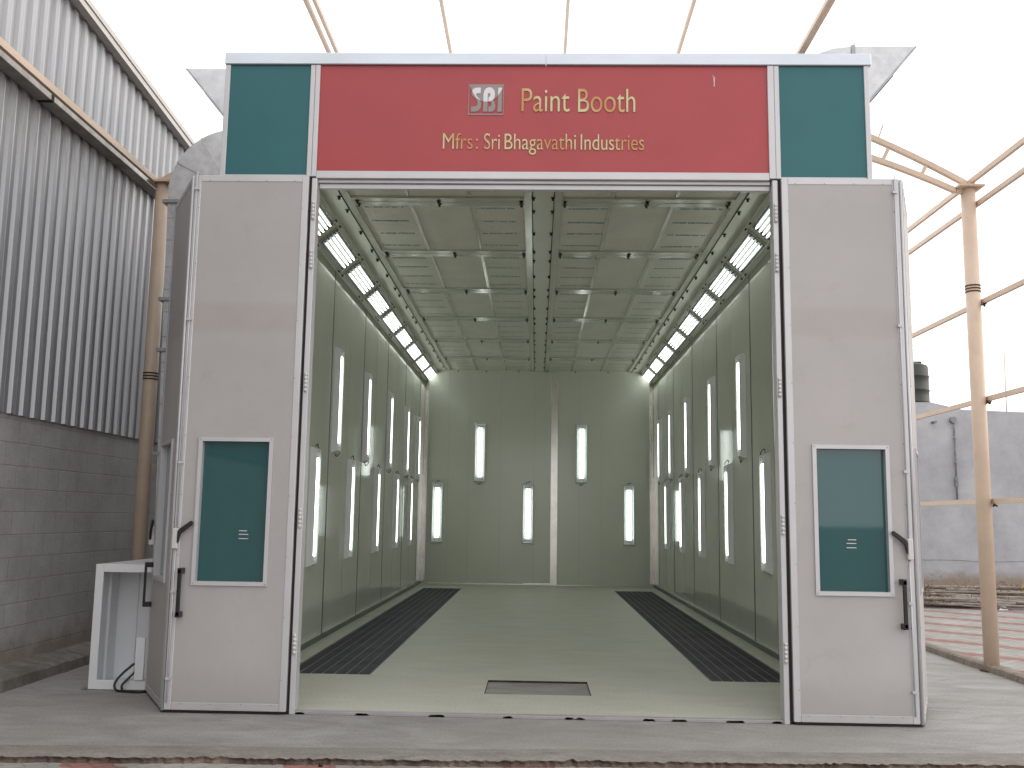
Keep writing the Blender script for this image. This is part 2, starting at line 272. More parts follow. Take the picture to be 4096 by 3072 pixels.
# ------------------------------------------------------------------ mesh helper
class MB:
    def __init__(s, off=(0, 0, 0)):
        s.v = []; s.f = []; s.sm = []; s.off = Vector(off)
    def add(s, vs, fs, smooth=False):
        b = len(s.v); s.v += [Vector(v)-s.off for v in vs]
        for f in fs: s.f.append([b+i for i in f]); s.sm.append(smooth)
        return s
    def box(s, x0, x1, y0, y1, z0, z1):
        x0, x1 = min(x0, x1), max(x0, x1); y0, y1 = min(y0, y1), max(y0, y1); z0, z1 = min(z0, z1), max(z0, z1)
        return s.add([(x0, y0, z0), (x1, y0, z0), (x1, y1, z0), (x0, y1, z0), (x0, y0, z1), (x1, y0, z1), (x1, y1, z1), (x0, y1, z1)],
                     [(0, 3, 2, 1), (4, 5, 6, 7), (0, 1, 5, 4), (1, 2, 6, 5), (2, 3, 7, 6), (3, 0, 4, 7)])
    def bar(s, a, b, w, h=None, upv=(0, 0, 1)):
        a, b = Vector(a), Vector(b); h = h or w; d = (b-a).normalized(); u = Vector(upv)
        if abs(d.dot(u)) > .98: u = Vector((0, 1, 0))
        x = d.cross(u).normalized(); y = x.cross(d).normalized()
        vs = [q + x*i*w/2 + y*j*h/2 for q in (a, b) for i, j in ((-1, -1), (1, -1), (1, 1), (-1, 1))]
        return s.add(vs, [(0, 1, 2, 3), (7, 6, 5, 4), (0, 4, 5, 1), (1, 5, 6, 2), (2, 6, 7, 3), (3, 7, 4, 0)])
    def tube(s, pts, r, n=12, cap=True, smooth=True):
        pts = [Vector(p) for p in pts]; rs = r if isinstance(r, (list, tuple)) else [r]*len(pts)
        b = len(s.v); prev = None
        for i, p in enumerate(pts):
            d = (pts[min(i+1, len(pts)-1)]-pts[max(i-1, 0)]).normalized()
            if prev is None:
                x = d.orthogonal().normalized()
            else: x = (prev - d*prev.dot(d)).normalized()
            prev = x; y = d.cross(x)
            for k in range(n):
                t = 2*math.pi*k/n; s.v.append(p + x*math.cos(t)*rs[i] + y*math.sin(t)*rs[i] - s.off)
        for i in range(len(pts)-1):
            for k in range(n):
                s.f.append([b+i*n+k, b+i*n+(k+1) % n, b+(i+1)*n+(k+1) % n, b+(i+1)*n+k]); s.sm.append(smooth)
        if cap:
            s.f.append([b+k for k in range(n)][::-1]); s.sm.append(False)
            s.f.append([b+(len(pts)-1)*n+k for k in range(n)]); s.sm.append(False)
        return s
    def prism(s, poly, y0, y1, axis='y'):
        """poly of (x,z) extruded along y (axis y) or (y,z) along x"""
        n = len(poly)
        P = (lambda a, c, t: (a, t, c)) if axis == 'y' else ((lambda a, c, t: (t, a, c)) if axis == 'x' else (lambda a, c, t: (a, c, t)))
        vs = [P(a, c, y0) for a, c in poly]+[P(a, c, y1) for a, c in poly]
        return s.add(vs, [tuple(range(n)), tuple(range(2*n-1, n-1, -1))]+[(i, i+n, (i+1) % n+n, (i+1) % n) for i in range(n)])
    def build(s, name, m, parent=None, bevel=0):
        me = D.meshes.new(name); me.from_pydata(s.v, [], s.f)
        bm = bmesh.new(); bm.from_mesh(me); bmesh.ops.recalc_face_normals(bm, faces=bm.faces)
        if bevel: bmesh.ops.bevel(bm, geom=[e for e in bm.edges if len(e.link_faces) == 2 and e.calc_face_angle(0) > .6], offset=bevel, segments=1, affect='EDGES', clamp_overlap=True)
        bm.to_mesh(me); bm.free()
        if not bevel and len(s.sm) == len(me.polygons):
            me.polygons.foreach_set('use_smooth', s.sm)
        me.materials.append(m)
        o = D.objects.new(name, me); COL.objects.link(o)
        if parent: o.parent = parent
        return o
def tag(o, label=None, cat=None, group=None, kind=None):
    if label: o['label'] = label
    if cat: o['category'] = cat
    if group: o['group'] = group
    if kind: o['kind'] = kind
    return o
def empty(name, loc, label, cat, group=None, rz=0):
    o = D.objects.new(name, None); COL.objects.link(o); o.location = loc; o.rotation_euler = (0, 0, rz); o.empty_display_size = .2
    return tag(o, label, cat, group)
def child(name, src, parent, loc=(0, 0, 0), rot=(0, 0, 0)):
    o = D.objects.new(name, src.data) if hasattr(src, 'data') else D.objects.new(name, src)
    COL.objects.link(o); o.parent = parent; o.location = loc; o.rotation_euler = rot; return o
def copy_tree(o, parent=None):
    c = o.copy(); COL.objects.link(c)
    if parent: c.parent = parent
    for ch in list(o.children): copy_tree(ch, c)
    return c

# ================================================================== GROUND
APZ = -.02
g = MB(); g.add([(-400, -400, -.085), (400, -400, -.085), (400, 400, -.085), (-400, 400, -.085)], [(0, 1, 2, 3)])
tag(g.build('ground', PAVER), kind='structure')
# yard of pavers right of the kerb (slightly raised slab)
g = MB(); g.box(5.13, 60, .2, 60, -.3, .03)
tag(g.build('yard_paving', PAVER), kind='structure')
# apron slab with a ragged rounded front lip
g = MB(); nseg = 600; xs = [-12 + 18*i/nseg for i in range(nseg+1)]
rows = []
for x in xs:
    wob = .012*math.sin(x*2.1)+.008*math.sin(x*5.3+1)
    jag = random.uniform(-.012, .012)+(.03*max(0, math.sin(x*5.1)*math.sin(x*2.3+1))*random.random())
    y0 = -1.06+(x)*.0484+wob; y1 = y0-.16+.006*math.sin(x*9); y2 = -1.29+x*.0484+.5*wob+jag*.9
    rows.append([(x, 17.5, APZ), (x, 0.3, APZ), (x, y0, APZ), (x, y1, APZ-.008), (x, y2, APZ-.026+jag*.25)])
vs = [v for r in rows for v in r]; fs = []
for i in range(nseg):
    for k in range(4): fs.append((i*5+k, i*5+k+1, (i+1)*5+k+1, (i+1)*5+k))
nb = len(fs)
g.add([v for v in vs if True], [f for j, f in enumerate(fs) if j % 4 < 2])
ap = tag(g.build('concrete_apron', APRON), kind='structure')
g = MB(); g.add(vs, [f for j, f in enumerate(fs) if j % 4 >= 2])
lip = tag(g.build('apron_lip', EDGE), kind='structure')
g = MB(); vv = []; 
for i, r in enumerate(rows):
    x, y, z = r[4]; j = random.uniform(-.01, .01)
    vv += [(x, y, z), (x, y+.012+j, z-.02), (x, y-.012+j, -.10)]
ff = []
for i in range(nseg):
    for k in range(2): ff.append((i*3+k, i*3+k+1, (i+1)*3+k+1, (i+1)*3+k))
g.add(vv, ff)
tag(g.build('apron_riser', EDGED), kind='structure')
# kerb between apron and yard
g = MB(); N = 60
prof = [(4.985, -.1), (4.99, .045), (5.02, .062), (5.15, .05), (5.155, -.1)]
vs = []; 
for i in range(N+1):
    y = 1.0+i*(17.4-1.0)/N; dx = .008*math.sin(y*3)+random.uniform(-.004, .004)
    vs += [(a+dx, y, c+random.uniform(-.003, .003)) for a, c in prof]
fs = [(i*5+k, i*5+k+1, (i+1)*5+k+1, (i+1)*5+k) for i in range(N) for k in range(4)]
fs += [(0, 1, 2, 3, 4), tuple(N*5+k for k in range(5))]
g.add(vs, fs)
tag(g.build('kerb', concrete('kerb_mortar', (.16, .13, .105), (.30, .26, .22), (.22, .19, .16), .9, 6, .8)), kind='structure')

# ================================================================== BOOTH
XI, HC, XCH, HI, LB = 2.813, 4.919, 2.502, 5.1945, 15.69
XF = 2.29
booth = empty('paint_booth', (0, 0, 0), 'large drive-in paint booth with red and teal fascia and folded white framed doors', 'paint booth')
P = booth
# floor (with hole for pit) - part of the booth
def quads_hole(g, x0, x1, y0, y1, z, holes):
    X = sorted({x0, x1, *[h[0] for h in holes], *[h[1] for h in holes]}); Y = sorted({y0, y1, *[h[2] for h in holes], *[h[3] for h in holes]})
    for i in range(len(X)-1):
        for j in range(len(Y)-1):
            cx, cy = (X[i]+X[i+1])/2, (Y[j]+Y[j+1])/2
            if any(h[0] < cx < h[1] and h[2] < cy < h[3] for h in holes): continue
            g.add([(X[i], Y[j], z), (X[i+1], Y[j], z), (X[i+1], Y[j+1], z), (X[i], Y[j+1], z)], [(0, 1, 2, 3)])
PX, PY0, PY1 = .49, .98, 1.75
GH = [(-2.575, -1.70, 1.95, 14.22), (1.74, 2.585, 1.93, 14.22)]
g = MB(); quads_hole(g, -XI, XI, .06, LB, 0, [(-PX, PX, PY0, PY1)]+GH)
tag(g.build('booth_floor', FLOORM), kind='structure')
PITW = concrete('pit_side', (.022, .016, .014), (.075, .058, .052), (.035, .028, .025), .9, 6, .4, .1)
g = MB(); zt, zb = 0, -.30
g.add([(-PX, PY0, zt), (PX, PY0, zt), (PX, PY1, zt), (-PX, PY1, zt), (-PX, PY0, -.066), (PX, PY0, -.066), (PX, PY1, -.066), (-PX, PY1, -.066)],
      [(0, 1, 5, 4), (1, 2, 6, 5), (2, 3, 7, 6), (3, 0, 4, 7)])
q = .075
a, b, c, d = -PX+q, PX-q, PY0+q, PY1-.03
g.add([(a, c, -.066), (b, c, -.066), (b, d, -.066), (a, d, -.066), (a, c, -.4), (b, c, -.4), (b, d, -.4), (a, d, -.4)], [(0, 1, 5, 4), (1, 2, 6, 5), (2, 3, 7, 6), (3, 0, 4, 7), (4, 5, 6, 7)])
tag(g.build('floor_pit', PITW), kind='structure')
g = MB(); quads_hole(g, -PX, PX, PY0, PY1, -.066, [(-PX+q, PX-q, PY0+q, PY1-.03)]); tag(g.build('pit_ledge', FLOORM), kind='structure')
g = MB()
for h in GH:
    x0, x1, y0, y1 = h; zb = -.3
    g.add([(x0, y0, 0), (x1, y0, 0), (x1, y1, 0), (x0, y1, 0), (x0, y0, zb), (x1, y0, zb), (x1, y1, zb), (x0, y1, zb)], [(0, 1, 5, 4), (1, 2, 6, 5), (2, 3, 7, 6), (3, 0, 4, 7), (4, 5, 6, 7)])
tag(g.build('grate_trench', TRENCH), kind='structure')
# grates
STRAND = mat('grate_bearing_bar', (.22, .22, .23), .5, .4)
for side, h in (('left', GH[0]), ('right', GH[1])):
    x0, x1, y0, y1 = h
    t = empty('floor_grate', ((x0+x1)/2, y0, 0), 'long dark steel floor grating along the %s wall inside the booth' % side, 'floor grate', 'floor gratings in the booth')
    L = (y1-y0)/8
    for k in range(8):
        g = MB((x0+x1)/2*Vector((1, 0, 0))+Vector((0, y0, 0)))
        ya, yb = y0+k*L+.006, y0+(k+1)*L-.006
        yy = ya+.01
        while yy < yb-.005:
            g.box(x0+.01, x1-.01, yy-.0035, yy+.0035, -.03, -.006); yy += .034
        g.box(x0+.004, x1-.004, ya, ya+.006, -.03, -.004); g.box(x0+.004, x1-.004, yb-.006, yb, -.03, -.004)
        g.build('grate_panel', GRATE, t)
    g = MB(Vector(((x0+x1)/2, y0, 0)))
    for i in range(8):
        xx = x0+.012+(x1-x0-.024)*i/7; g.box(xx-.0035, xx+.0035, y0+.002, y1-.002, -.034, -.001)
    g.build('bearing_bars', STRAND, t)

# side walls (thick shells) : inner face + outer skin
for sg, nm in ((-1, 'left'), (1, 'right')):
    g = MB()
    g.box(sg*XI, sg*(XI+.06), .06, LB+.06, -.02, HC+.02)
    w = g.build('side_wall', INNER, P)
    for yb in (2.37, 4.74, 7.18, 9.65, 12.17, 14.7):
        g = MB(); g.box(sg*(XI-.004), sg*XI, yb-.022, yb+.022, .066, HC); g.build('wall_joint', SEAM, w)
    for yb in (1.2, 3.55, 5.96, 8.4, 10.9, 13.4):
        g = MB(); g.box(sg*(XI-.002), sg*XI, yb-.006, yb+.006, .066, HC); g.build('wall_groove', LIGHTSEAM, w)
    g = MB(); g.box(sg*(XI-.006), sg*XI, .1, LB, 0, .065)
    g.build('skirting', SEAM, w)
    # aluminium corner angles at the back
    g = MB(); g.box(sg*(XI-.006), sg*XI, LB-.22, LB, .066, 2.6); g.box(sg*(XI-.10), sg*XI-.007*sg, LB-.006, LB, .066, 4.85)
    g.build('corner_angle', STEEL, w)
# rear wall
g = MB(); g.box(-XI-.06, XI+.06, LB, LB+.06, -.02, 5.3); rw = g.build('rear_wall', REARM, P)
g = MB(); g.box(.31, .48, LB-.012, LB, 0, HI-.03); g.build('rear_post', STEEL, rw, bevel=.004)
for xx in (-2.2, -1.7, -.93, -.1, 1.0, 1.55):
    g = MB(); g.box(xx-.004, xx+.004, LB-.002, LB, .056, HI-.02); g.build('wall_groove', LIGHTSEAM, rw)
for b in ((-.33, .305, LB-.014, LB, .004, .055), (-2.7, -.34, LB-.008, LB, .004, .032), (.485, 1.3, LB-.006, LB, .004, .022)):
    g = MB(); g.box(*b); g.build('bottom_strip', STEEL, rw)
# chamfers
for sg in (-1, 1):
    g = MB(); g.prism([(sg*XI, HC), (sg*XCH, HI), (sg*XCH, HI+.06), (sg*(XI+.05), HC+.02)], .1, LB)
    g.build('sloping_ceiling_edge', CEIL, P)
# ceiling
g = MB(); g.box(-XCH, XCH, .1, LB, HI+.03, HI+.08); ce = g.build('ceiling', FILTER, P)
def strip(nm, lst, m, z0=None, z1=None):
    g = MB()
    for x0, x1, y0, y1 in lst: g.box(x0, x1, y0, y1, (HI if z0 is None else z0), (HI+.03 if z1 is None else z1))
    return g.build(nm, m, ce)
def band(x0, x1, y0, y1): return (x0, x1, y0, y1)
BY = [0.37+2.235*k for k in range(8)]     # crossing beams
strip('edge_channel', [(-XCH, -XF, .1, LB), (XF, XCH, .1, LB)], CEIL)
strip('centre_channel', [(-.108, .128, .1, LB)], CEIL, HI-.004, HI+.03)
strip('black_joint', [(-.120, -.108, .1, LB), (.128, .140, .1, LB)], DARK, HI+.001, HI+.03)
strip('black_joint', [(-XF, -XF+.012, .1, LB), (XF-.012, XF, .1, LB)], DARK, HI+.001, HI+.03)
strip('filter_border', [(-XF+.012, -XF+.10, .1, LB), (XF-.10, XF-.012, .1, LB), (-.21, -.120, .1, LB), (.140, .23, .1, LB)], FRAMEM, HI+.006, HI+.03)
for by in BY:
    for xa, xb in ((-XF+.10, -.21), (.23, XF-.10)):
        g = MB(); g.box(xa, xb, by-.135, by+.135, HI+.003, HI+.03); g.box(xa, xb, by-.004, by+.004, HI, HI+.003)
        g.build('cross_beam', FRAMEM, ce)
xd = [-1.535, -.825, .80, 1.52]
for i in range(len(BY)):
    y0 = BY[i]+.135; y1 = BY[i+1]-.135 if i+1 < len(BY) else LB
    if i == 0: pass
    for x in xd:
        g = MB(); g.box(x-.022, x+.022, y0, y1, HI+.019, HI+.03); g.build('filter_bar', FRAMEM, ce)
# printed blue rows on the filters (illegible at this size: rows of small dashes)
cols = [(-2.14, -1.62), (-.80, -.30), (.28, .80), (1.60, 2.12)]
for i in range(len(BY)):
    y0 = BY[i]+.135
    for ci, (xa, xb) in enumerate(cols):
        g = MB()
        for k in range(4):
            yy = y0+.16+k*.53+.03*random.uniform(-1, 1)
            sl = random.uniform(-.02, .02)
            if yy > LB-.1: continue
            x = xa+random.uniform(0, .05)
            n_ch = 0
            while x < xb-.02:
                w = random.uniform(.010, .02)
                yo = sl*(x-xa)/(xb-xa)
                if random.random() > .08:
                    h_ = random.choice((.018, .024, .030))
                    g.box(x, x+w*.55, yy+yo-h_, yy+yo+h_, HI+.0275, HI+.03)
                    if random.random() > .5: g.box(x+w*.35, x+w*.85, yy+yo+h_*.3, yy+yo+h_*.7, HI+.0275, HI+.03)
                x += w+.004
        if g.v: g.build('printed_rows', BLUE, ce)
# bolts with washers
g = MB(); g.tube([(0, 0, 0), (0, 0, -.003)], .028, 12); g.tube([(0, 0, -.003), (0, 0, -.036)], .015, 8)
bolt_me = g.build('knob', BOLT, None); bme = bolt_me.data; D.objects.remove(bolt_me)
kp = []
for k in range(len(BY)):
    for f in (-.19, .29, 1.19):
        y = BY[k]+f
        if y > LB-.05: continue
        for x in (-.10, .12, -XF-.02, XF+.02): kp.append((x, y, HI-.002))
    for x in (-2.13, -1.19, -.24, .26, 1.2, 2.13):
        kp.append((x, BY[k]-.05, HI)); kp.append((x, BY[k]+.055, HI))
for x in (-2.0, -1.3, -.5, .2, .9, 1.7): kp.append((x, LB-.05, HI))
kp.sort(key=lambda p: p[1]); kp = [k for k in kp if k[1] > 1.5]
for kx, ky, kz in kp[:100]:
    o = D.objects.new('knob', bme); COL.objects.link(o); o.parent = ce; o.location = (kx, ky, kz)
g = MB()
for kx, ky, kz in kp[100:]:
    g.tube([(kx, ky, kz), (kx, ky, kz-.003)], .024, 8); g.tube([(kx, ky, kz-.003), (kx, ky, kz-.032)], .012, 6)
o = g.build('knob', BOLT, ce); o['kind'] = 'stuff'
# booth outer shell roof / skins (seen from the side)
g = MB(); g.box(-XI-.06, XI+.06, .1, LB+.06, HI+.36, HI+.42); g.box(-XI-.075, -XI-.062, .1, LB+.06, 0, HI+.42); g.box(XI+.062, XI+.075, .1, LB+.06, 0, HI+.42)
g.box(-XI-.06, XI+.06, LB+.062, LB+.075, 0, HI+.42)
g.build('outer_skin', WHITE, P)

# ---- front frame and fascia
g = MB(); g.box(-2.82, -2.09, 0, .08, 4.58, 5.60); tag(g.build('fascia_panel', TEAL, P), 'teal fascia panel, left of the red sign')
g = MB(); g.box(2.07, 2.82, 0, .08, 4.58, 5.60); tag(g.build('fascia_panel', TEAL, P), 'teal fascia panel, right of the red sign')
g = MB(); g.box(-2.008, 1.973, .002, .08, 4.61, 5.60); sign = g.build('sign_panel', RED, P); sign['label'] = 'red sign panel lettered Paint Booth above the opening'
ff = .0
def fr(nm, boxes, m=ALU, bev=.003, par=P):
    for b in boxes:
        g = MB(); g.box(*b); g.build(nm, m, par, bevel=bev)
fr('fascia_frame', [(-2.862, -2.818, -.014, .09, 4.56, 5.60), (2.818, 2.862, -.014, .09, 4.56, 5.60),
                    (-2.092, -2.049, -.014, .09, 4.56, 5.60), (-2.047, -2.006, -.016, .09, 4.56, 5.60),
                    (2.029, 2.072, -.014, .09, 4.56, 5.60), (1.971, 2.027, -.016, .09, 4.56, 5.60),
                    (-2.004, 1.969, -.016, .09, 4.545, 4.612)])
fr('fascia_frame', [(-2.818, -2.094, .0, .06, 4.545, 4.582), (2.074, 2.818, 0, .06, 4.545, 4.582)])
fr('cap_flashing', [(-2.87, .012, -.024, .12, 5.602, 5.712), (.015, 2.885, -.024, .12, 5.602, 5.712)], ALU_CAP, .006)
# lintel recess and opening frame
fr('lintel', [(-2.0, 1.98, .02, .07, 4.515, 4.544)], ALU, .002); fr('lintel', [(-1.985, 1.985, .045, .10, 4.47, 4.512)], ALU, .002)
g = MB(); g.box(-XI, XI, .1, .14, HC-.4, 5.3); g.box(-XI, -2.0, .1, .14, 0, HC); g.box(2.0, XI, .1, .14, 0, HC)
# cut: build head and cheeks as pieces
g = MB(); g.box(-XI, XI, .1, .13, 4.53, 5.28); g.box(-XI, -2.01, .1, .13, 0, 4.53); g.box(2.01, XI, .1, .13, 0, 4.53); g.build('front_wall', INNER, P)
for sg in (-1, 1):
    fr('door_jamb', [(sg*1.99, sg*2.035, -.03, .10, APZ, 4.54)], ALU, .004)
    g = MB(); g.box(sg*2.036, sg*2.062, -.02, .03, APZ+.01, 4.53); g.build('gasket', GASKET, P)
    for hz in (.55, 1.62, 2.75, 4.1, 3.45, 4.35) if False else (.52, 1.55, 2.7, 3.78, 4.22):
        g = MB(); g.tube([(sg*2.012, -.036, hz-.06), (sg*2.012, -.036, hz+.10)], .0132, 10)
        for q in range(5): g.tube([(sg*2.012, -.036, hz-.058+q*.034), (sg*2.012, -.036, hz-.030+q*.034)], .014, 10)
        g.build('hinge', HINGE, P)
# threshold sill
g = MB(); g.box(-1.99, 1.99, -.012, .06, APZ, .006); g.build('threshold', mat('worn_sill', (.36, .34, .35), .5, .2, var=.15, vscale=6, stretch=(.4, 1, 1)), P, bevel=.003)
RUSTP = mat('rust_stain', (.24, .13, .10), .9, 0, var=.6, vscale=70)
for xx, w in ((-1.95, .04), (-1.44, .07), (-.83, .10), (-.25, .05), (.31, .14), (.9, .05), (1.15, .12), (1.62, .16), (1.93, .04)):
    g = MB()
    for q in range(16):
        ox = xx+random.uniform(-w/2, w/2); r0 = random.uniform(.006, .02)
        g.add([(ox+r0*1.6*math.cos(t), -.0135, APZ+.002+abs(r0*math.sin(t))) for t in [math.pi*k/6 for k in range(7)]], [tuple(range(7))])
    g.build('rust_patch', RUSTP, P)

# ---- lettering
def text_mesh(name, s, x0, x1, zbase, ztop_cap, m, parent, y=-.001, ext=.0022, ref='cap', bold=.0):
    cu = D.curves.new(name, 'FONT'); cu.body = s; cu.extrude = ext; cu.offset = bold; cu.size = 1
    o = D.objects.new(name, cu); COL.objects.link(o)
    bpy.context.view_layer.update()
    me = D.meshes.new_from_object(o.evaluated_get(bpy.context.evaluated_depsgraph_get()))
    D.objects.remove(o); D.curves.remove(cu)
    xs = [v.co.x for v in me.vertices]
    capcu = D.curves.new('h', 'FONT'); capcu.body = 'B'; capcu.offset = bold; co = D.objects.new('h', capcu); COL.objects.link(co); bpy.context.view_layer.update()
    cm = D.meshes.new_from_object(co.evaluated_get(bpy.context.evaluated_depsgraph_get())); cap = max(v.co.y for v in cm.vertices); D.objects.remove(co); D.meshes.remove(cm)
    sx = (x1-x0)/(max(xs)-min(xs)); sz = (ztop_cap-zbase)/cap; mn = min(xs)
    for v in me.vertices:
        x, yy, z = v.co; v.co = (x0+(x-mn)*sx, y-(z+ext), zbase+yy*sz)
    me.name = name; me.materials.clear(); me.materials.append(m)
    ob = D.objects.new(name, me); COL.objects.link(ob); ob.parent = parent
    return ob
for s_, a, b, z0, z1 in (('Paint', -.201, .226, 5.171, 5.387), ('Booth', .300, .806, 5.168, 5.384), ('Mfrs', -.892, -.628, 4.822, 4.966), (':', -.600, -.580, 4.822, 4.966),
                         ('Sri', -.528, -.388, 4.820, 4.964), ('Bhagavathi', -.346, .283, 4.820, 4.964), ('Industries', .325, .882, 4.818, 4.962)):
    text_mesh('lettering', s_, a, b, z0, z1, GOLD, sign, bold=-.004)
g = MB(); g.bar((1.508, -.0002, 5.50), (1.503, -.0002, 5.41), .006, .002, (0, 1, 0)); g.bar((1.495, -.0002, 5.52), (1.503, -.0002, 5.44), .003, .002, (0, 1, 0)); g.build('scratch', WHITEV, sign)
# emblem
def em(px, py): return (-.670+(px-1515)/420*.31, 5.422-(py-122)/383*.282)
EY = -.003
def flat(polys, name, m, y, th=.002):
    g = MB()
    for pl in polys: g.prism([em(*p) for p in pl], y, y-th)
    return g.build(name, m, sign)
def clip(subj, cl):
    out = subj
    area = sum(cl[i][0]*cl[(i+1) % len(cl)][1]-cl[(i+1) % len(cl)][0]*cl[i][1] for i in range(len(cl)))
    sgn = 1 if area > 0 else -1
    for i in range(len(cl)):
        a, b = cl[i], cl[(i+1) % len(cl)]; inp = out; out = []
        ins = lambda p: sgn*((b[0]-a[0])*(p[1]-a[1])-(b[1]-a[1])*(p[0]-a[0])) >= 0
        for j in range(len(inp)):
            p, q = inp[j-1], inp[j]
            if ins(q) != ins(p):
                d1 = (b[0]-a[0])*(p[1]-a[1])-(b[1]-a[1])*(p[0]-a[0]); d2 = (b[0]-a[0])*(q[1]-a[1])-(b[1]-a[1])*(q[0]-a[0]); t = d1/(d1-d2)
                out.append((p[0]+(q[0]-p[0])*t, p[1]+(q[1]-p[1])*t))
            if ins(q): out.append(q)
        if not out: break
    return out
S_ = [(1657, 162), (1605, 163), (1575, 172), (1555, 195), (1548, 230), (1555, 258), (1580, 288), (1610, 320), (1622, 350), (1615, 385), (1592, 400), (1545, 402), (1543, 467), (1605, 466), (1640, 450), (1660, 412), (1665, 355), (1650, 315), (1620, 282), (1600, 256), (1606, 238), (1625, 232), (1657, 232)]
B_ = [(1690, 467), (1690, 250), (1698, 205), (1720, 170), (1755, 157), (1790, 162), (1818, 190), (1830, 235), (1824, 285), (1806, 320), (1826, 348), (1838, 392), (1830, 438), (1805, 465), (1750, 467), (1752, 402), (1778, 397), (1790, 372), (1780, 346), (1752, 342), (1752, 286), (1770, 274), (1776, 250), (1766, 231), (1749, 232), (1742, 250), (1742, 467)]
I_ = [(1868, 162), (1917, 162), (1913, 467), (1862, 467)]
ARC = [(1517, 125), (1538, 172), (1568, 235), (1605, 290), (1650, 323), (1700, 339), (1750, 340), (1800, 322), (1845, 285), (1880, 240), (1912, 185), (1933, 125)]
flat([ARC], 'emblem', GREYV, -.0005, .002)
flat([S_, B_, I_], 'emblem', GREYV, -.0003, .003)
WB = [(x, y) for x, y in B_]
flat([c for c in (clip(S_, ARC), clip(B_, ARC), clip(I_, ARC)) if len(c) > 2], 'emblem', WHITEV, -.0035, .0012)
flat([[(1511, 118), (1937, 118), (1937, 126), (1511, 126)], [(1511, 126), (1519, 126), (1517, 508), (1507, 508)], [(1929, 126), (1937, 126), (1935, 508), (1927, 508)], [(1517, 492), (1927, 492), (1927, 508), (1517, 508)]], 'emblem', GREYV, -.0002, .0026)

DULLALU = mat('dull_aluminium', (.47, .45, .45), .5, .1, var=.06, vscale=6)  # duller, darker aluminium for the bottom rail of each leaf
# ---- door leaves, built in a local frame: x from 0 (hinge side) to 1 (free side), front face at y=0, thickness +y
LH = 4.545; LW = 1.005
def leaf_parts(par, mir, win_open_label, handle=True):
    sx = -1 if mir else 1
    def B(g, x0, x1, y0, y1, z0, z1): g.box(sx*x0, sx*x1, y0, y1, z0, z1)
    W0, W1, WZ0, WZ1 = .20, .835, 1.003, 2.236
    # core with window hole
    for face, m in ((0, PANEL),):
        g = MB()
        B(g, .02, W0+.03, .004, .052, .03, LH-.03); B(g, W1-.03, LW-.02, .004, .05, .03, LH-.03)
        B(g, W0+.03, W1-.03, .004, .05, .03, WZ0+.03); B(g, W0+.03, W1-.03, .004, .05, WZ1-.03, LH-.03)
        g.build('door_panel', m, par)
    for b in ((0, .055, 0, .054, 0, LH), (LW-.055, LW, 0, .054, 0, LH), (.056, LW-.056, 0, .054, LH-.055, LH), (.056, LW-.056, 0, .054, 0, .06)):
        g = MB(); B(g, *b); g.build('leaf_frame', ALU if b[5] > .1 else DULLALU, par, bevel=.003)
    g = MB(); f = .033
    B(g, W0, W1, -.012, .066, WZ1-f, WZ1); B(g, W0, W1, -.012, .066, WZ0, WZ0+f); B(g, W0, W0+f, -.012, .066, WZ0+f, WZ1-f); B(g, W1-f, W1, -.012, .066, WZ0+f, WZ1-f)
    wf = g.build('window_frame', ALU, par)
    g = MB(); B(g, W0+f, W1-f, .045, .05, WZ0+f, WZ1-f); g.build('glass', GLASS, par)
    for i_, z_ in enumerate((1.455, 1.425, 1.39)):  # thin white strips stand in for reflections in the glass
        g = MB(); c_ = (.43 if mir else .515); B(g, c_-.04+.012*(i_ == 0), c_+.04, 0.0432, .0448, z_-.0028, z_+.0028); g.build('reflection_streak', WHITEV, par)
    # screws
    g = MB()
    for i in range(9):
        z = .25+i*.5
        for x in (.047, LW-.047): g.tube([(sx*x, 0, z), (sx*x, -.003, z)], .005, 6)
    for i in range(4):
        for z in (LH-.047, .05): g.tube([(sx*(.12+i*.25), 0, z), (sx*(.12+i*.25), -.003, z)], .005, 6)
    for x in (W0+.016, W1-.016):
        for z in (WZ0+.016, WZ1-.016): g.tube([(sx*x, -.012, z), (sx*x, -.015, z)], .005, 6)
    g.build('screws', GALVD, par)
    return sx
def hardware(par, sx, hx, rod=True, lever_dir=-1):
    # locking rod, box, lever and pull handle near x = hx
    g = MB()
    if rod:
        g.tube([(sx*(hx+.055), -.012, .06), (sx*(hx+.055), -.012, 1.30)], .006, 8); g.tube([(sx*(hx+.055), -.012, 1.46), (sx*(hx+.055), -.012, LH+.03)], .006, 8)
        for z in (.25, .95, 2.02, 3.25, 4.42): g.box(sx*(hx+.035), sx*(hx+.075), -.022, 0, z-.01, z+.01)
        g.build('locking_rod', ALU, par)
    g = MB(); g.box(sx*(hx+.035), sx*(hx+.08), -.045, 0, 1.30, 1.47); g.build('lock_box', HINGE, par, bevel=.006)
    g = MB(); x0 = hx+.035
    g.prism([(sx*x0, 1.345), (sx*(x0-.010), 1.35), (sx*(x0-.028), 1.425), (sx*(x0-.118), 1.496), (sx*(x0-.128), 1.512), (sx*(x0-.124), 1.530), (sx*(x0-.108), 1.534), (sx*(x0-.02), 1.470), (sx*x0, 1.445)], -.05, -.028)
    g.build('lever_handle', BLACK, par, bevel=.005)
    g = MB(); hxx = hx-.012
    g.box(sx*(hxx-.016), sx*(hxx+.016), -.075, -.055, .755, 1.135)
    g.box(sx*(hxx-.022), sx*(hxx+.018), -.075, 0, 1.10, 1.145); g.box(sx*(hxx-.022), sx*(hxx+.018), -.075, 0, .745, .79)
    g.build('pull_handle', BLACK, par, bevel=.004)
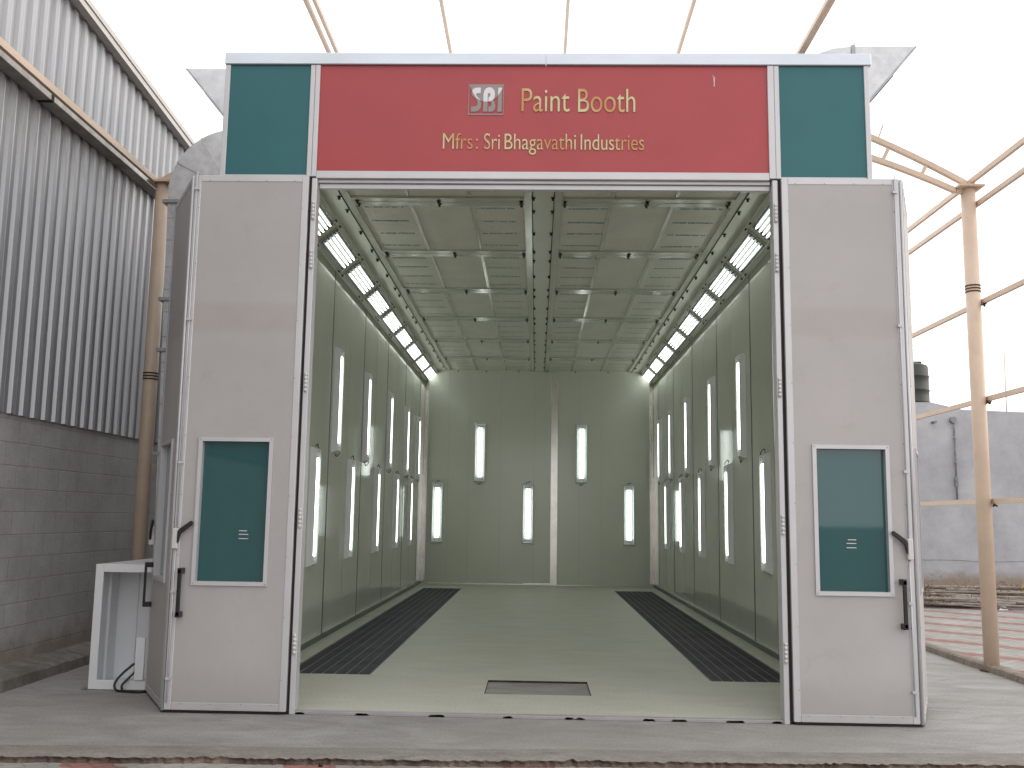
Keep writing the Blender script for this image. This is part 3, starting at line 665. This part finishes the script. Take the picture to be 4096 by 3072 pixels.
def leaf(name, loc, rz, label):
    o = D.objects.new(name, None); COL.objects.link(o); o.parent = booth; o.location = loc; o.rotation_euler = (0, 0, rz); o['label'] = label; return o
lf = leaf('door_leaf', (-2.058, -.054, .005), 0, 'left inner door leaf folded flat against the booth front')
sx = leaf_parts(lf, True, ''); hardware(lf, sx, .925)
rf = leaf('door_leaf', (2.062, -.054, .005), 0, 'right inner door leaf folded flat against the booth front')
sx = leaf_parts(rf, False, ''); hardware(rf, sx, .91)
# outer leaves folded back
a2 = math.atan2(.905, -.50)
l2 = leaf('door_leaf', (-3.095, -.030, .005), a2-math.pi, 'left outer door leaf angled back beside the duct')
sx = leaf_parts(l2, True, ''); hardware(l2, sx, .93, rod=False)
a3 = math.atan2(.93, .385)
r2 = leaf('door_leaf', (3.115, -.022, .005), a3, 'right outer door leaf folded back out of sight behind its neighbour')
sx = leaf_parts(r2, False, '')
# (pull handle shared face) - folding knuckle between leaves
for sg, x in ((-1, -3.078), (1, 3.085)):
    g = MB(); g.tube([(x, -.045, .0), (x, -.045, LH)], .012, 10); g.build('folding_hinge', ALU, P)
# shallow track plate under the leaves
for xa, xb in ((-3.09, -2.07), (2.07, 3.1)):
    g = MB(); g.box(xa, xb, -.045, .0, -.012, .002); g.build('bottom_seal', GASKET, P)

# ================================================================== LIGHTS IN THE BOOTH
ordn = ['first', 'second', 'third', 'fourth', 'fifth', 'sixth', 'seventh', 'eighth', 'ninth', 'tenth']
cdir = Vector((XI-XCH, 0, -(HI-HC))).normalized()    # from top inner edge outwards-down (for right side)
def make_ceiling_light():
    t = empty('ceiling_light', (0, 0, 0), 'x', 'light fixture', 'slanted tube lights along the ceiling edges')
    W, Lc = .27, 1.38           # local: x across, y along, z = normal towards the room
    g = MB()
    for b in ((-W/2-.02, W/2+.02, -Lc/2-.02, -Lc/2, 0, .014), (-W/2-.02, W/2+.02, Lc/2, Lc/2+.02, 0, .014), (-W/2-.012, -W/2, -Lc/2, Lc/2, 0, .045), (W/2, W/2+.012, -.781, .781, 0, .068)): g.box(*b)  # wall-side rim shaped taller and longer to keep tube light off the wall
    g.build('light_frame', FRAMEM, t)
    g = MB(); g.box(-W/2, W/2, -Lc/2, Lc/2, .001, .003)
    for i in range(5): x = -.11+i*.055; g.prism([(x-.011, .003), (x+.011, .003), (x, .016)], -Lc/2+.08, Lc/2-.08)
    g.build('reflector', REFLC, t)
    for i in range(4):
        x = -.0825+i*.055
        g = MB(); g.tube([(x, -.585, .028), (x, .61, .028)], .0115, 10); g.build('tube', TUBE, t)
    for sy in (-1, 1):
        g = MB()
        for i in range(4): x = -.0825+i*.055; g.box(x-.011, x+.011, sy*.612, sy*.64, .003, .040)
        g.build('lamp_holder', GALVD, t)
    for sxx in (-1, 1):
        for yy in (-Lc/2+.03, Lc/2-.03):
            o = D.objects.new('knob', bme); COL.objects.link(o); o.parent = t; o.location = (sxx*(W/2+.045), yy, .0); o.rotation_euler = (math.pi, 0, 0); o.scale = (.6, .6, .7)
    return t
first = make_ceiling_light(); used = False
for sg, side in ((-1, 'left'), (1, 'right')):
    for k in range(9):
        yc = 4.16+1.563*(k-1)
        o = first if not used else copy_tree(first); used = True
        cx, cz = sg*(XI+XCH)/2, (HC+HI)/2
        nrm = Vector((-sg*(HI-HC), 0, -(XI-XCH))).normalized()
        yv = Vector((0, 1, 0)); xv = yv.cross(nrm)
        if sg > 0: xv, yv = -xv, -yv
        Mx = Matrix((xv, yv, nrm)).transposed().to_4x4(); Mx.translation = Vector((cx, yc, cz))+nrm*.002
        o.matrix_world = Mx
        o['label'] = '%s lit four-tube light from the opening in the %s slanted ceiling row' % (ordn[k], side)
        if k == 0: o['label'] = 'four-tube ceiling light cut off by the %s door frame, nearest the opening' % side
        if k == 8: o['label'] = 'last four-tube ceiling light in the %s row, touching the rear wall' % side
# wall boxes
WIRE = mat('dark_wire', (.05, .03, .02), .6)
def make_wall_light():
    t = empty('wall_light', (0, 0, 0), 'x', 'light fixture', 'tall white light boxes on the booth walls')
    # local: z up, x across, y = -normal (front towards -y), origin bottom centre on the wall
    H, W, Dp = 1.47, .29, .078
    g = MB(); a, b = W/2, W/2-.022; za, zb = .035, H-.035
    outer = [(-a, 0, 0), (a, 0, 0), (a, 0, H), (-a, 0, H)]; rim = [(-b, -Dp, za), (b, -Dp, za), (b, -Dp, zb), (-b, -Dp, zb)]
    c = b-.010; rin = [(-c, -Dp, za+.01), (c, -Dp, za+.01), (c, -Dp, zb-.01), (-c, -Dp, zb-.01)]; e = c-.012; bk = [(-e, -.03, za+.03), (e, -.03, za+.03), (e, -.03, zb-.03), (-e, -.03, zb-.03)]
    g.add(outer+rim+rin+bk, [(i, (i+1) % 4, 4+(i+1) % 4, 4+i) for i in range(4)]+[(4+i, 4+(i+1) % 4, 8+(i+1) % 4, 8+i) for i in range(4)])
    g.build('light_box', WHITE, t)
    g = MB(); g.add(rin+bk, [(i, (i+1) % 4, 4+(i+1) % 4, 4+i) for i in range(4)]+[(4, 5, 6, 7)]); g.build('reflector', REFL, t)
    for x in (-.03, .03):
        g = MB(); g.tube([(x, -.062, H/2-.6), (x, -.062, H/2+.6)], .013, 10); g.build('tube', TUBE, t)
    g = MB()
    for x in (-.03, .03):
        for z in (H/2-.63, H/2+.60): g.box(x-.013, x+.013, -.076, -.03, z, z+.03)
    g.build('lamp_holder', WHITE, t)
    g = MB(); pts = [(.0+.05*math.sin(k*1.1), -.03-.01*k, H+.01+.035*math.sin(k*.8)) for k in range(6)]; g.tube(pts, .006, 6)
    g.build('wire_loop', WIRE, t)
    return t
first = make_wall_light(); used = False
def wl_place(x, y, z, rz, label, flip=False):
    global used
    o = first if not used else copy_tree(first); used = True
    o.location = (x, y, z); o.rotation_euler = (0, 0, rz); o['label'] = label
    if flip:
        o.rotation_euler = (math.pi, 0, rz+math.pi); o.location = (x, y, z+1.47)
LZ, UZ = .968, 2.44
for sg, side in ((-1, 'left'), (1, 'right')):
    up_y = [2.85, 5.05, 7.38, 9.85, 12.25, 14.25] if sg < 0 else [3.08, 5.22, 7.5, 10.05, 12.3, 14.15]
    lo_y = [3.83, 6.2, 8.6, 10.92, 13.1] if sg < 0 else [3.88, 6.2, 8.57, 10.8, 13.0]
    for k, y in enumerate(up_y):
        wl_place(sg*XI, y, UZ, sg*-math.pi/2 if False else (-math.pi/2 if sg > 0 else math.pi/2), '%s lit light box from the opening in the upper row on the %s wall' % (ordn[k], side), True)
    for k, y in enumerate(lo_y):
        wl_place(sg*XI, y, LZ, (-math.pi/2 if sg > 0 else math.pi/2), '%s lit light box from the opening in the lower row on the %s wall' % (ordn[k], side))
for x, z, lab in ((-1.425, UZ, 'upper left lit light box on the rear wall of the booth'), (1.06, UZ, 'upper right lit light box on the rear wall, right of the metal post'),
                  (-2.44, LZ, 'lower left lit light box on the rear wall, by the left corner'), (-.235, LZ, 'lower middle lit light box on the rear wall, left of the metal post'),
                  (2.21, LZ, 'lower right lit light box on the rear wall, by the right corner')):
    wl_place(x, LB, z, 0, lab, z > 2)

# ================================================================== DUCTS
def sheet_profile_solid(g, poly, y0, y1): g.prism(poly, y0, y1)
du = empty('exhaust_duct', (-3.8, 2.0, 0), 'galvanised exhaust duct rising from the white cabinet with an elbow into the booth side', 'duct')
OFF = (-3.8, 2.0, 0)
Y0, Y1 = 2.0, 2.6
g = MB(OFF)
g.add([(-4.02, Y0, 1.12), (-3.45, Y0, 1.12), (-3.45, Y1, 1.12), (-4.02, Y1, 1.12), (-4.115, Y0, 5.1), (-3.5, Y0, 5.1), (-3.5, Y1, 5.1), (-4.115, Y1, 5.1)], [(0, 1, 5, 4), (1, 2, 6, 5), (2, 3, 7, 6), (3, 0, 4, 7), (0, 3, 2, 1), (4, 5, 6, 7)])
g.build('duct_riser', GALV, du)
Cx, Cz, Ro, Ri = -3.4, 5.1, .715, .1
angs = [180, 152, 122, 90]
for i in range(3):
    t0, t1 = R(angs[i]), R(angs[i+1]); g = MB(OFF)
    pts = []
    for k in range(7): t = t0+(t1-t0)*k/6; pts.append((Cx+Ro*math.cos(t), Cz+Ro*math.sin(t)))
    for k in (0, 1): t = t1 if k == 0 else t0; pts.append((Cx+Ri*math.cos(t), Cz+Ri*math.sin(t)))
    ins = .002*i
    g.prism(pts, Y0-ins, Y1+ins); g.build('elbow_section', GALV, du)
g = MB(OFF); g.box(Cx, -XI-.08, Y0, Y1, Cz+Ri, Cz+Ro); g.build('elbow_section', GALV, du)
def duct_x(z): return -4.02-.095*(z-1.12)/3.98
for z in (4.985, 3.89, 3.335, 2.22):
    g = MB(OFF); x = duct_x(z); g.box(x-.05, x+.62, Y0-.03, Y1+.03, z-.018, z+.018); g.build('flange', GALVD, du)
for z in [1.45, 1.82, 2.05, 2.40, 2.75, 3.1, 3.2, 3.48, 3.75, 4.0, 4.25, 4.55, 4.8]:
    g = MB(OFF); x = duct_x(z); g.box(x-.002, x+.6, Y0-.003, Y0, z-.004, z+.004); g.build('sheet_seam', GALVD, du)
for an in angs[1:3]:
    g = MB(OFF); t = R(an); g.bar((Cx+Ri*math.cos(t), Y0-.006, Cz+Ri*math.sin(t)), (Cx+(Ro+.004)*math.cos(t), Y0-.006, Cz+(Ro+.004)*math.sin(t)), .014, .012, (0, 1, 0)); g.build('sheet_seam', GALV, du)
il = empty('intake_duct', (-3.2, 2.2, 5.6), 'galvanised angled duct mouth sticking out left of the teal fascia', 'duct', 'slant-cut intake duct mouths')
def duct_mouth(par, off, sg, xt, zt, xl, zl, xin, y0, y1, elbow):
    g = MB(off)
    slope = (zt-zl)/(abs(xt-xl))
    xb = abs(xin)-.0
    zb = zt-slope*(abs(xt)-xb)
    poly = [(xt, zt), (sg*xb, zb)]
    if elbow:
        poly += [(sg*(xb-.4), zb)]
        for k in range(8):
            t = math.pi/2*k/7; poly.append((sg*(3.26-.86*math.cos(t)), zt-.86+.86*math.sin(t)))
    else: poly += [(sg*(xb-.5), zb), (sg*(xb-.5), zt)]
    g.prism(poly, y0, y1); g.build('duct_body', GALV, par)
    g = MB(off); d = Vector((xt-sg*xb, 0, zt-zb)).normalized(); nn = Vector((sg*abs(d.z), 0, -abs(d.x)))
    a = Vector((xt, 0, zt)); b = Vector((sg*xb, 0, zb))
    for ya, yb in ((y0-.012, y0+.02), (y1-.02, y1+.012)):
        g.bar(a+Vector((0, (ya+yb)/2, 0))+nn*.002, b+Vector((0, (ya+yb)/2, 0))+nn*.002, .032, .02)
    g.build('mouth_rim', GALVD, par)
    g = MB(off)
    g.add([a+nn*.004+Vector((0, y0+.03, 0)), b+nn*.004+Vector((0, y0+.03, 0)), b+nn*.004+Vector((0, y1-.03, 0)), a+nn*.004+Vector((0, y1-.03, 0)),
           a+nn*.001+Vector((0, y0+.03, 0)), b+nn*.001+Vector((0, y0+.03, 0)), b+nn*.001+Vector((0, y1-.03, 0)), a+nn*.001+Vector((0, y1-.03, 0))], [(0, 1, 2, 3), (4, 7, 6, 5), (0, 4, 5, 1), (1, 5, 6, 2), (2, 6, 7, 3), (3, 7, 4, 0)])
    g.build('mouth_shade', DARK, par)  # dark sheet stands in for the shade inside the open duct mouth
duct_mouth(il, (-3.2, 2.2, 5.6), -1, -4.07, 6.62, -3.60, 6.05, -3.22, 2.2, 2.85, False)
ir = empty('intake_duct', (3.2, 1.6, 5.6), 'galvanised curved duct with slant-cut mouth above the right teal fascia', 'duct', 'slant-cut intake duct mouths')
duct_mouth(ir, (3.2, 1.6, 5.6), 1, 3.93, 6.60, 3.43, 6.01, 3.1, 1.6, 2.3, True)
g = MB((3.2, 1.6, 5.6)); g.box(3.25, 3.29, 1.585, 2.315, 6.15, 6.612); g.build('flange', GALVD, ir)
g = MB((3.2, 1.6, 5.6)); g.bar((3.27, 1.6, 6.61), (3.31, 1.6, 6.66), .008); g.build('wire_end', GALVD, ir)

# white cabinet at left
cb = empty('fan_cabinet', (-3.6, .92, APZ), 'open white metal cabinet standing beside the left door leaves', 'cabinet')
OFF = (-3.6, .92, APZ)
def cbx(nm, boxes, m=WHITE, bev=.004):
    for b in boxes:
        g = MB(OFF); g.box(*b); g.build(nm, m, cb, bevel=bev)
x0, x1, y0, y1, z0, z1 = -4.13, -3.16, .92, 2.66, APZ+.005, 1.115
cbx('side_panel', [(x0, x0+.02, y0, y1, z0, z1)]); cbx('side_panel', [(x1-.02, x1, y0, y1, z0, z1)])
cbx('top_panel', [(x0, x1, y0, y1, z1-.02, z1+.002)]); cbx('floor_panel', [(x0+.02, x1-.02, y0, y1, z0, z0+.02)]); cbx('back_panel', [(x0+.02, x1-.02, 1.40, 1.42, z0+.02, z1-.02)])
cbx('front_rim', [(x0-.002, x0+.075, y0-.012, y0+.012, z0, z1+.004), (x1-.075, x1, y0-.012, y0+.012, z0, z1+.004)])
cbx('front_rim', [(x0+.075, x1-.075, y0-.012, y0+.012, z1-.07, z1+.004), (x0+.075, x1-.075, y0-.012, y0+.012, z0, z0+.085)])
cbx('inner_rib', [(x0+.02, x0+.05, 1.16, 1.18, z0+.02, z1-.02), (x0+.21, x0+.225, 1.385, 1.40, z0+.02, z1-.02)])
cbx('loose_board', [(-3.70, -3.615, .885, .905, z0+.09, .46)])
cbx('foot_plate', [(x0-.06, x0+.02, y0-.03, y0+.05, APZ, APZ+.008)], GALVD)
cable = []
for off, r_ in ((0, 0), (.05, .02)):
    g = MB()
    pts = [(-3.72+off*.5, .93, .22-off*1.2), (-3.80+off, .88, .14-off), (-3.85+off*1.3, .84, .06-off*.4), (-3.83+off*1.2, .82, .0), (-3.74, .80, APZ+.014), (-3.62, .78, APZ+.013), (-3.55, .82, APZ+.013), (-3.45, .95, APZ+.013)]
    # smooth by catmull-rom
    sm = []
    for i in range(len(pts)-1):
        p0, p1, p2, p3 = [Vector(pts[max(0, min(len(pts)-1, i+k))]) for k in (-1, 0, 1, 2)]
        for k in range(6):
            t = k/6; sm.append(.5*((2*p1)+(-p0+p2)*t+(2*p0-5*p1+4*p2-p3)*t*t+(-p0+3*p1-3*p2+p3)*t**3))
    sm.append(Vector(pts[-1])); g.tube(sm, .011, 8)
    tag(g.build('power_cable', BLACK), ('outer' if off == 0 else 'inner')+' black cable looping out of the white cabinet onto the concrete', 'cable', 'black cables at the cabinet')

# ================================================================== CANOPY FRAME
YC = 3.1; XL, XR = -4.62, 5.07
XMID = (XL+XR)/2; HALF = (XR-XL)/2
def ztop(x, a=7.07): return a-.0608*(x-XMID)**2
cf = empty('canopy_frame', (0, YC, 0), 'tan painted steel canopy frame of round columns, arched truss and purlins', 'canopy frame')
OFF = (0, YC, 0)
for x, wz in ((XL, 3.2), (XR, 4.34)):
    g = MB(OFF); g.tube([(x, YC, APZ-.0), (x, YC, 5.56)], .082, 24); c = g.build('column', TAN, cf)
    g = MB(OFF)
    for dz in (-.035, 0, .035): g.tube([(x, YC, wz+dz-.008), (x, YC, wz+dz+.008)], .0865, 24)
    g.build('weld_ring', RUST, c)
    g = MB(OFF); g.tube([(x, YC, APZ), (x, YC, APZ+.012)], .13, 20); g.build('base_plate', RUST, c)
    g = MB(OFF); g.box(x-.15, x+.15, YC-.13, YC+.13, 5.56, 5.585); g.build('cap_plate', TAN, c)
def truss(yy):
    top = []; bot = []; n = 40
    for i in range(n+1):
        x = XL-.1+(XR-XL+.2)*i/n; top.append((x, ztop(x)-.03)); bot.append((x, ztop(x)-.03-(.27 if abs(x-XMID) < 3.6 else .27-.12*(abs(x-XMID)-3.6)/1.2)))
    g = MB(OFF)
    for i in range(n):
        g.bar((top[i][0], yy, top[i][1]), (top[i+1][0], yy, top[i+1][1]), .06, .06)
    g.build('truss_chord', TAN, cf)
    g = MB(OFF)
    bx = [(x, z) for x, z in bot if abs(x-XMID) < HALF-.05]
    bx = [(XL-.08, 5.60)]+bx+[(XR+.08, 5.60)]
    for i in range(len(bx)-1): g.bar((bx[i][0], yy, bx[i][1]), (bx[i+1][0], yy, bx[i+1][1]), .06, .06)
    g.build('truss_chord', TAN, cf)
    k = -11
    while k <= 11:
        x = XMID+k*.437; s = -.1216*(x-XMID); 
        a = Vector((x, yy, ztop(x)-.05)); nn = Vector((s, 0, -1)).normalized()
        b = a+nn*(.24 if abs(x-XMID) < 3.7 else .24-.11*(abs(x-XMID)-3.7)/1.1)
        if b.z > 5.5 and abs(x-XMID) < HALF+.02:
            g = MB(OFF); g.bar(a, b, .04, .04, (0, 1, 0)); g.build('truss_web', TAN, cf)
        k += 1
truss(YC)
for x, w in ((-2.38, 0), (-2.30, 0), (-1.09, 0), (.25, 0), (1.56, 0), (2.787, 0), (2.825, 0)):
    g = MB(OFF); z = ztop(x if x < 2.6 else 2.8)+.02
    g.bar((x, -4.5, z), (x, 9.5, z), .036, .05); g.build('purlin', TAN, cf)
g = MB(OFF); g.bar((XR+.02, -4.0, 5.635), (XR+.02, 16, 5.635), .04, .06); g.build('eaves_rail', TAN, cf)
g = MB(OFF); g.bar((XL-.08, -4.0, 5.60), (XL-.08, YC, 5.60), .04, .07); g.build('eaves_rail', TAN, cf)
for z in (5.375, 4.185, 3.04, 1.865):
    g = MB(OFF); g.bar((XR+.10, -3.0, z), (XR+.10, YC-.0, z), .04, .055); g.bar((XR+.10, YC, z), (XR+.10, 16, z), .04, .055); o = g.build('side_rail', TAN, cf)
    if z < 5: 
        g = MB(OFF); 
        for q in range(10): g.tube([(XR+.085+random.uniform(-.02, .02), YC-.07+random.uniform(-.04, .03), z-.03+random.uniform(-.02, .01)), (XR+.085+random.uniform(-.03, .03), YC-.07+random.uniform(-.04, .03), z-.045+random.uniform(-.02, .0))], .008, 5)
        g.build('weld_bead', RUST, o)
g = MB(OFF); g.bar((4.04, YC, 6.2), (4.10, YC, 6.36), .016, .016); g.build('rod_stub', TAN, cf)

# ================================================================== LEFT SHED WALL
XW = -5.1
sh = empty('shed_building', (XW, 3, 0), 'neighbouring shed with block base and corrugated metal wall on the left', 'building')
OFF = (XW, 3, 0)
YA, YB = -12, 16
def zrake(y): return 6.99-.085*(y-1.36)
g = MB(OFF); g.box(XW-.2, XW, YA, YB, -.1, 2.60); g.build('block_wall', BLOCK, sh)
g = MB(OFF); pr = []
y = YA; pitch = .2155; ph0 = .925
import itertools
k0 = int((YA-ph0)/pitch)
prof = []
for k in range(k0, int((YB-ph0)/pitch)):
    yc = ph0+k*pitch
    prof += [(yc-.042, .012), (yc-.026, .046), (yc+.026, .046), (yc+.042, .012), (yc+.095, .012), (yc+.104, .018), (yc+.113, .012)]
vs = []
for y, d in prof: vs += [(XW+d, y, 2.52), (XW+d, y, max(zrake(y)+.05, 3))]
g.add(vs, [(2*i, 2*i+2, 2*i+3, 2*i+1) for i in range(len(prof)-1)])
sheet = g.build('corrugated_sheet', SHEET, sh)
g = MB(OFF); g.prism([(YA, 2.6), (YB, 2.6), (YB, zrake(YB)), (YA, zrake(YA))], XW-.2, XW+.004, 'x'); g.build('inner_wall', DARK, sh)
g = MB(OFF)
for z in (2.6, 3.6, 4.7):
    for k in range(k0, int((YB-ph0)/pitch), 3):
        yc = ph0+k*pitch+.07; zz = z+.02*math.sin(k)
        if yc > -2 and yc < 5: g.tube([(XW+.012, yc, zz), (XW+.018, yc, zz)], .007, 6)
g.build('sheet_screws', GALVD, sheet)
# rake trim: soffit, face, cap
g = MB(OFF); 
def slab(g, x0, x1, za, zb):  # follows the rake
    vs = [(x, y, zrake(y)+dz) for y in (YA, YB) for x, dz in ((x0, za), (x1, za), (x1, zb), (x0, zb))]
    g.add(vs, [(0, 1, 2, 3), (7, 6, 5, 4), (0, 4, 5, 1), (1, 5, 6, 2), (2, 6, 7, 3), (3, 7, 4, 0)])
slab(g, XW+.06, XW+.15, 0, .07); g.build('rake_trim', TRIM, sh)
g = MB(OFF); slab(g, XW-.3, XW+.06, 0.02, .10); g.build('roof_edge', TRIM, sh)
g = MB(OFF); slab(g, XW-.3, XW+.165, .076, .14); g.build('rake_cap', TRIM, sh)
# gutter box
g = MB(OFF); g.box(XW+.047, XW+.20, YA, .9, 5.655, 5.79); g.box(XW+.047, XW+.2, .905, 3.95, 5.66, 5.795)
gt = g.build('gutter', GUTTER, sh, bevel=.004)
g = MB(OFF); g.box(XW+.045, XW+.204, .88, .93, 5.65, 5.80); g.build('gutter_joint', DARK, gt)
# plinth at the foot of the wall
g = MB(OFF); N = 260; vs = []
for i in range(N+1):
    y = -6+i*20/N; r_ = random.uniform(-.01, .01)
    vs += [(XW+.30+r_, y, APZ-.03), (XW+.285+r_, y, .075+r_), (XW+.24+r_, y, .10+r_*.5), (XW+.10, y, .115+r_), (XW-.01, y, .15+r_)]
g.add(vs, [(i*5+k, i*5+k+1, (i+1)*5+k+1, (i+1)*5+k) for i in range(N) for k in range(4)])
g.build('plinth', PLINTHM, sh)

# ================================================================== BACKGROUND RIGHT
WBY = 14.0
hs = empty('house_building', (10, WBY, 0), 'flat-roofed pale plastered building beyond the paved yard', 'building')
OFF = (10, WBY, 0)
g = MB(OFF); g.prism([(5.6, 0), (24, 0), (24, 4.02), (11.0, 4.13), (9.6, 4.17), (8.9, 4.33), (5.6, 4.33)], WBY, WBY+6); g.build('wall', PLASTER, hs)
g = MB(OFF)
x = 5.6
while x < 16:
    x2 = x+random.uniform(.15, .4); z = .80+.012*math.sin(x*3)
    g.box(x, x2, WBY-.006, WBY+.01, z-.004, z+.003); x = x2
g.build('crack_line', mat('crack', (.20, .18, .17), .9), hs)
g = MB(OFF); g.tube([(9.38, WBY-.04, 3.97), (9.36, WBY-.05, 3.9), (9.36, WBY-.05, 2.15)], .02, 10); 
for z in (3.5, 2.95, 2.5): g.tube([(9.36, WBY-.05, z), (9.36, WBY-.05, z+.04)], .028, 10)
g.box(9.33, 9.385, WBY-.09, WBY, 2.44, 2.64); g.tube([(9.34, WBY-.10, 3.93), (9.34, WBY+.02, 3.93)], .07, 12); g.build('drain_pipe', PIPEM, hs)
g = MB(OFF); g.tube([(8.90, WBY-.2, 3.87), (8.90, WBY+.02, 3.87)], .03, 10); g.build('spout', PIPEM, hs)
g = MB(OFF); g.tube([(11.0, WBY+.9, 4.0), (11.02, WBY+.9, 5.75)], .014, 6); g.build('roof_rod', TAN, hs)
wt = empty('water_tank', (8.57, WBY+.6, 4.33), 'black ribbed plastic water tank on the pale building roof', 'water tank')
def lathe(g, prof, cx, cy, n=40):
    vs = [(cx+r*math.cos(2*math.pi*k/n), cy+r*math.sin(2*math.pi*k/n), z) for r, z in prof for k in range(n)]
    fs = [(i*n+k, i*n+(k+1) % n, (i+1)*n+(k+1) % n, (i+1)*n+k) for i in range(len(prof)-1) for k in range(n)]
    g.add(vs, fs, True)
prof = [(.001, 0), (.50, 0)]
for zz in (0.02, .3, .62): prof += [(.50, zz), (.512, zz+.015), (.512, zz+.035), (.498, zz+.05)]
prof += [(.495, .86), (.47, .91), (.34, .96), (.15, .98), (.15, .985), (.001, .99)]
g = MB(); lathe(g, prof, 0, 0); g.build('tank_body', TANK, wt)
g = MB(); g.box(.10, .34, -.1, .1, .93, 1.02); g.build('tank_lid', RUST, wt)
g = MB(); g.tube([(-.4, 0, 1.0), (-.1, 0, 1.07), (.25, 0, 1.2), (.32, 0, 1.04)], .006, 6); g.build('tank_wire', GALVD, wt)

# pile of poles
pile = []
first_pole = None
for k in range(72):
    t = k/46; lay = k % 4
    x = random.uniform(4.6, 8.3); L = random.uniform(2.6, 5.0); ang = random.uniform(-.38, -.02) if random.random() < .85 else random.uniform(-.05, .12)
    y = 10.5+.25*L+random.uniform(0, 1)**1.3*2.0
    hgt = max(0, .30*(1-abs(y-12.4)/1.5))*random.random()**.6
    r0 = random.choice((.022, .03, .035, .045, .06))
    g = MB(); pts = []; n = 9; bend = random.uniform(-.15, .15)
    dz = random.uniform(-.22, .06)*(hgt > .12)
    for i in range(n+1):
        s = i/n; pts.append((s*L, math.sin(ang)*0+bend*math.sin(math.pi*s), dz*s))
    g.tube(pts, [r0*(1-.35*i/n)*random.uniform(.94, 1.06) for i in range(n+1)], 9)
    o = g.build('wooden_pole', BARK); o.location = (x, y, .03+r0+hgt); o.rotation_euler = (0, random.uniform(-.02, .05) if hgt > .1 else 0, ang*1.25)
    tag(o, 'weathered grey wooden pole in the heap at the foot of the pale building', 'pole', 'wooden poles heaped by the pale building')
g = MB()
for k in range(1500):
    x = random.choice((random.uniform(7.0, 7.9), random.uniform(8.2, 9.8))); y = random.uniform(10.6, 12.6); z = .10+random.uniform(.0, .38)*max(.15, 1-abs(y-11.7)/1.1)
    d = Vector((random.uniform(-1, 1), random.uniform(-1, 1), random.uniform(-.5, .9))).normalized()*random.uniform(.05, .16)
    g.bar((x, y, z), (x+d.x, y+d.y, z+d.z), .006, .006)
tag(g.build('dry_twigs', TWIG), 'brown dry twigs caught among the wooden poles', kind='stuff', cat='twigs')
# yellow sack, white scrap
def blob(name, loc, s, m, label, cat, seed):
    bm = bmesh.new(); bmesh.ops.create_icosphere(bm, subdivisions=3, radius=1); rnd = random.Random(seed)
    ph = [rnd.uniform(0, 6) for _ in range(6)]
    for v in bm.verts:
        f = 1+.16*math.sin(v.co.x*4+ph[0])+.13*math.sin(v.co.y*5+ph[1])+.13*math.sin(v.co.z*4+ph[2]); v.co = Vector((v.co.x*s[0]*f, v.co.y*s[1]*f, max(v.co.z, -.6)*s[2]*f))
    me = D.meshes.new(name); bm.to_mesh(me); bm.free(); me.materials.append(m)
    o = D.objects.new(name, me); COL.objects.link(o); o.location = loc; return tag(o, label, cat)
blob('sack', (9.93, 12.2, .30), (.13, .12, .17), YEL, 'crumpled yellow sack at the right end of the pole heap', 'sack', 3)
g = MB(); g.add([(0, 0, 0), (.35, .02, .0), (.30, .1, .16), (.12, .1, .2), (0, 0, .006), (.35, .02, .006), (.30, .106, .166), (.12, .106, .206)], [(0, 1, 2, 3), (7, 6, 5, 4), (0, 4, 5, 1), (1, 5, 6, 2), (2, 6, 7, 3), (3, 7, 4, 0)])
o = g.build('paper_scrap', WHITE); o.location = (8.55, 10.45, .034); o.scale = (.5, .5, .4); tag(o, 'white paper scrap lying against the wooden poles', 'scrap')
# pebbles / litter on the paving
g = MB(); g.tube([(-1.47, -1.40, -.083), (-1.47, -1.40, -.06)], [.016, .012], 8); tag(g.build('pebble', BOLT), 'small dark stone on the pavers below the apron edge', 'stone')
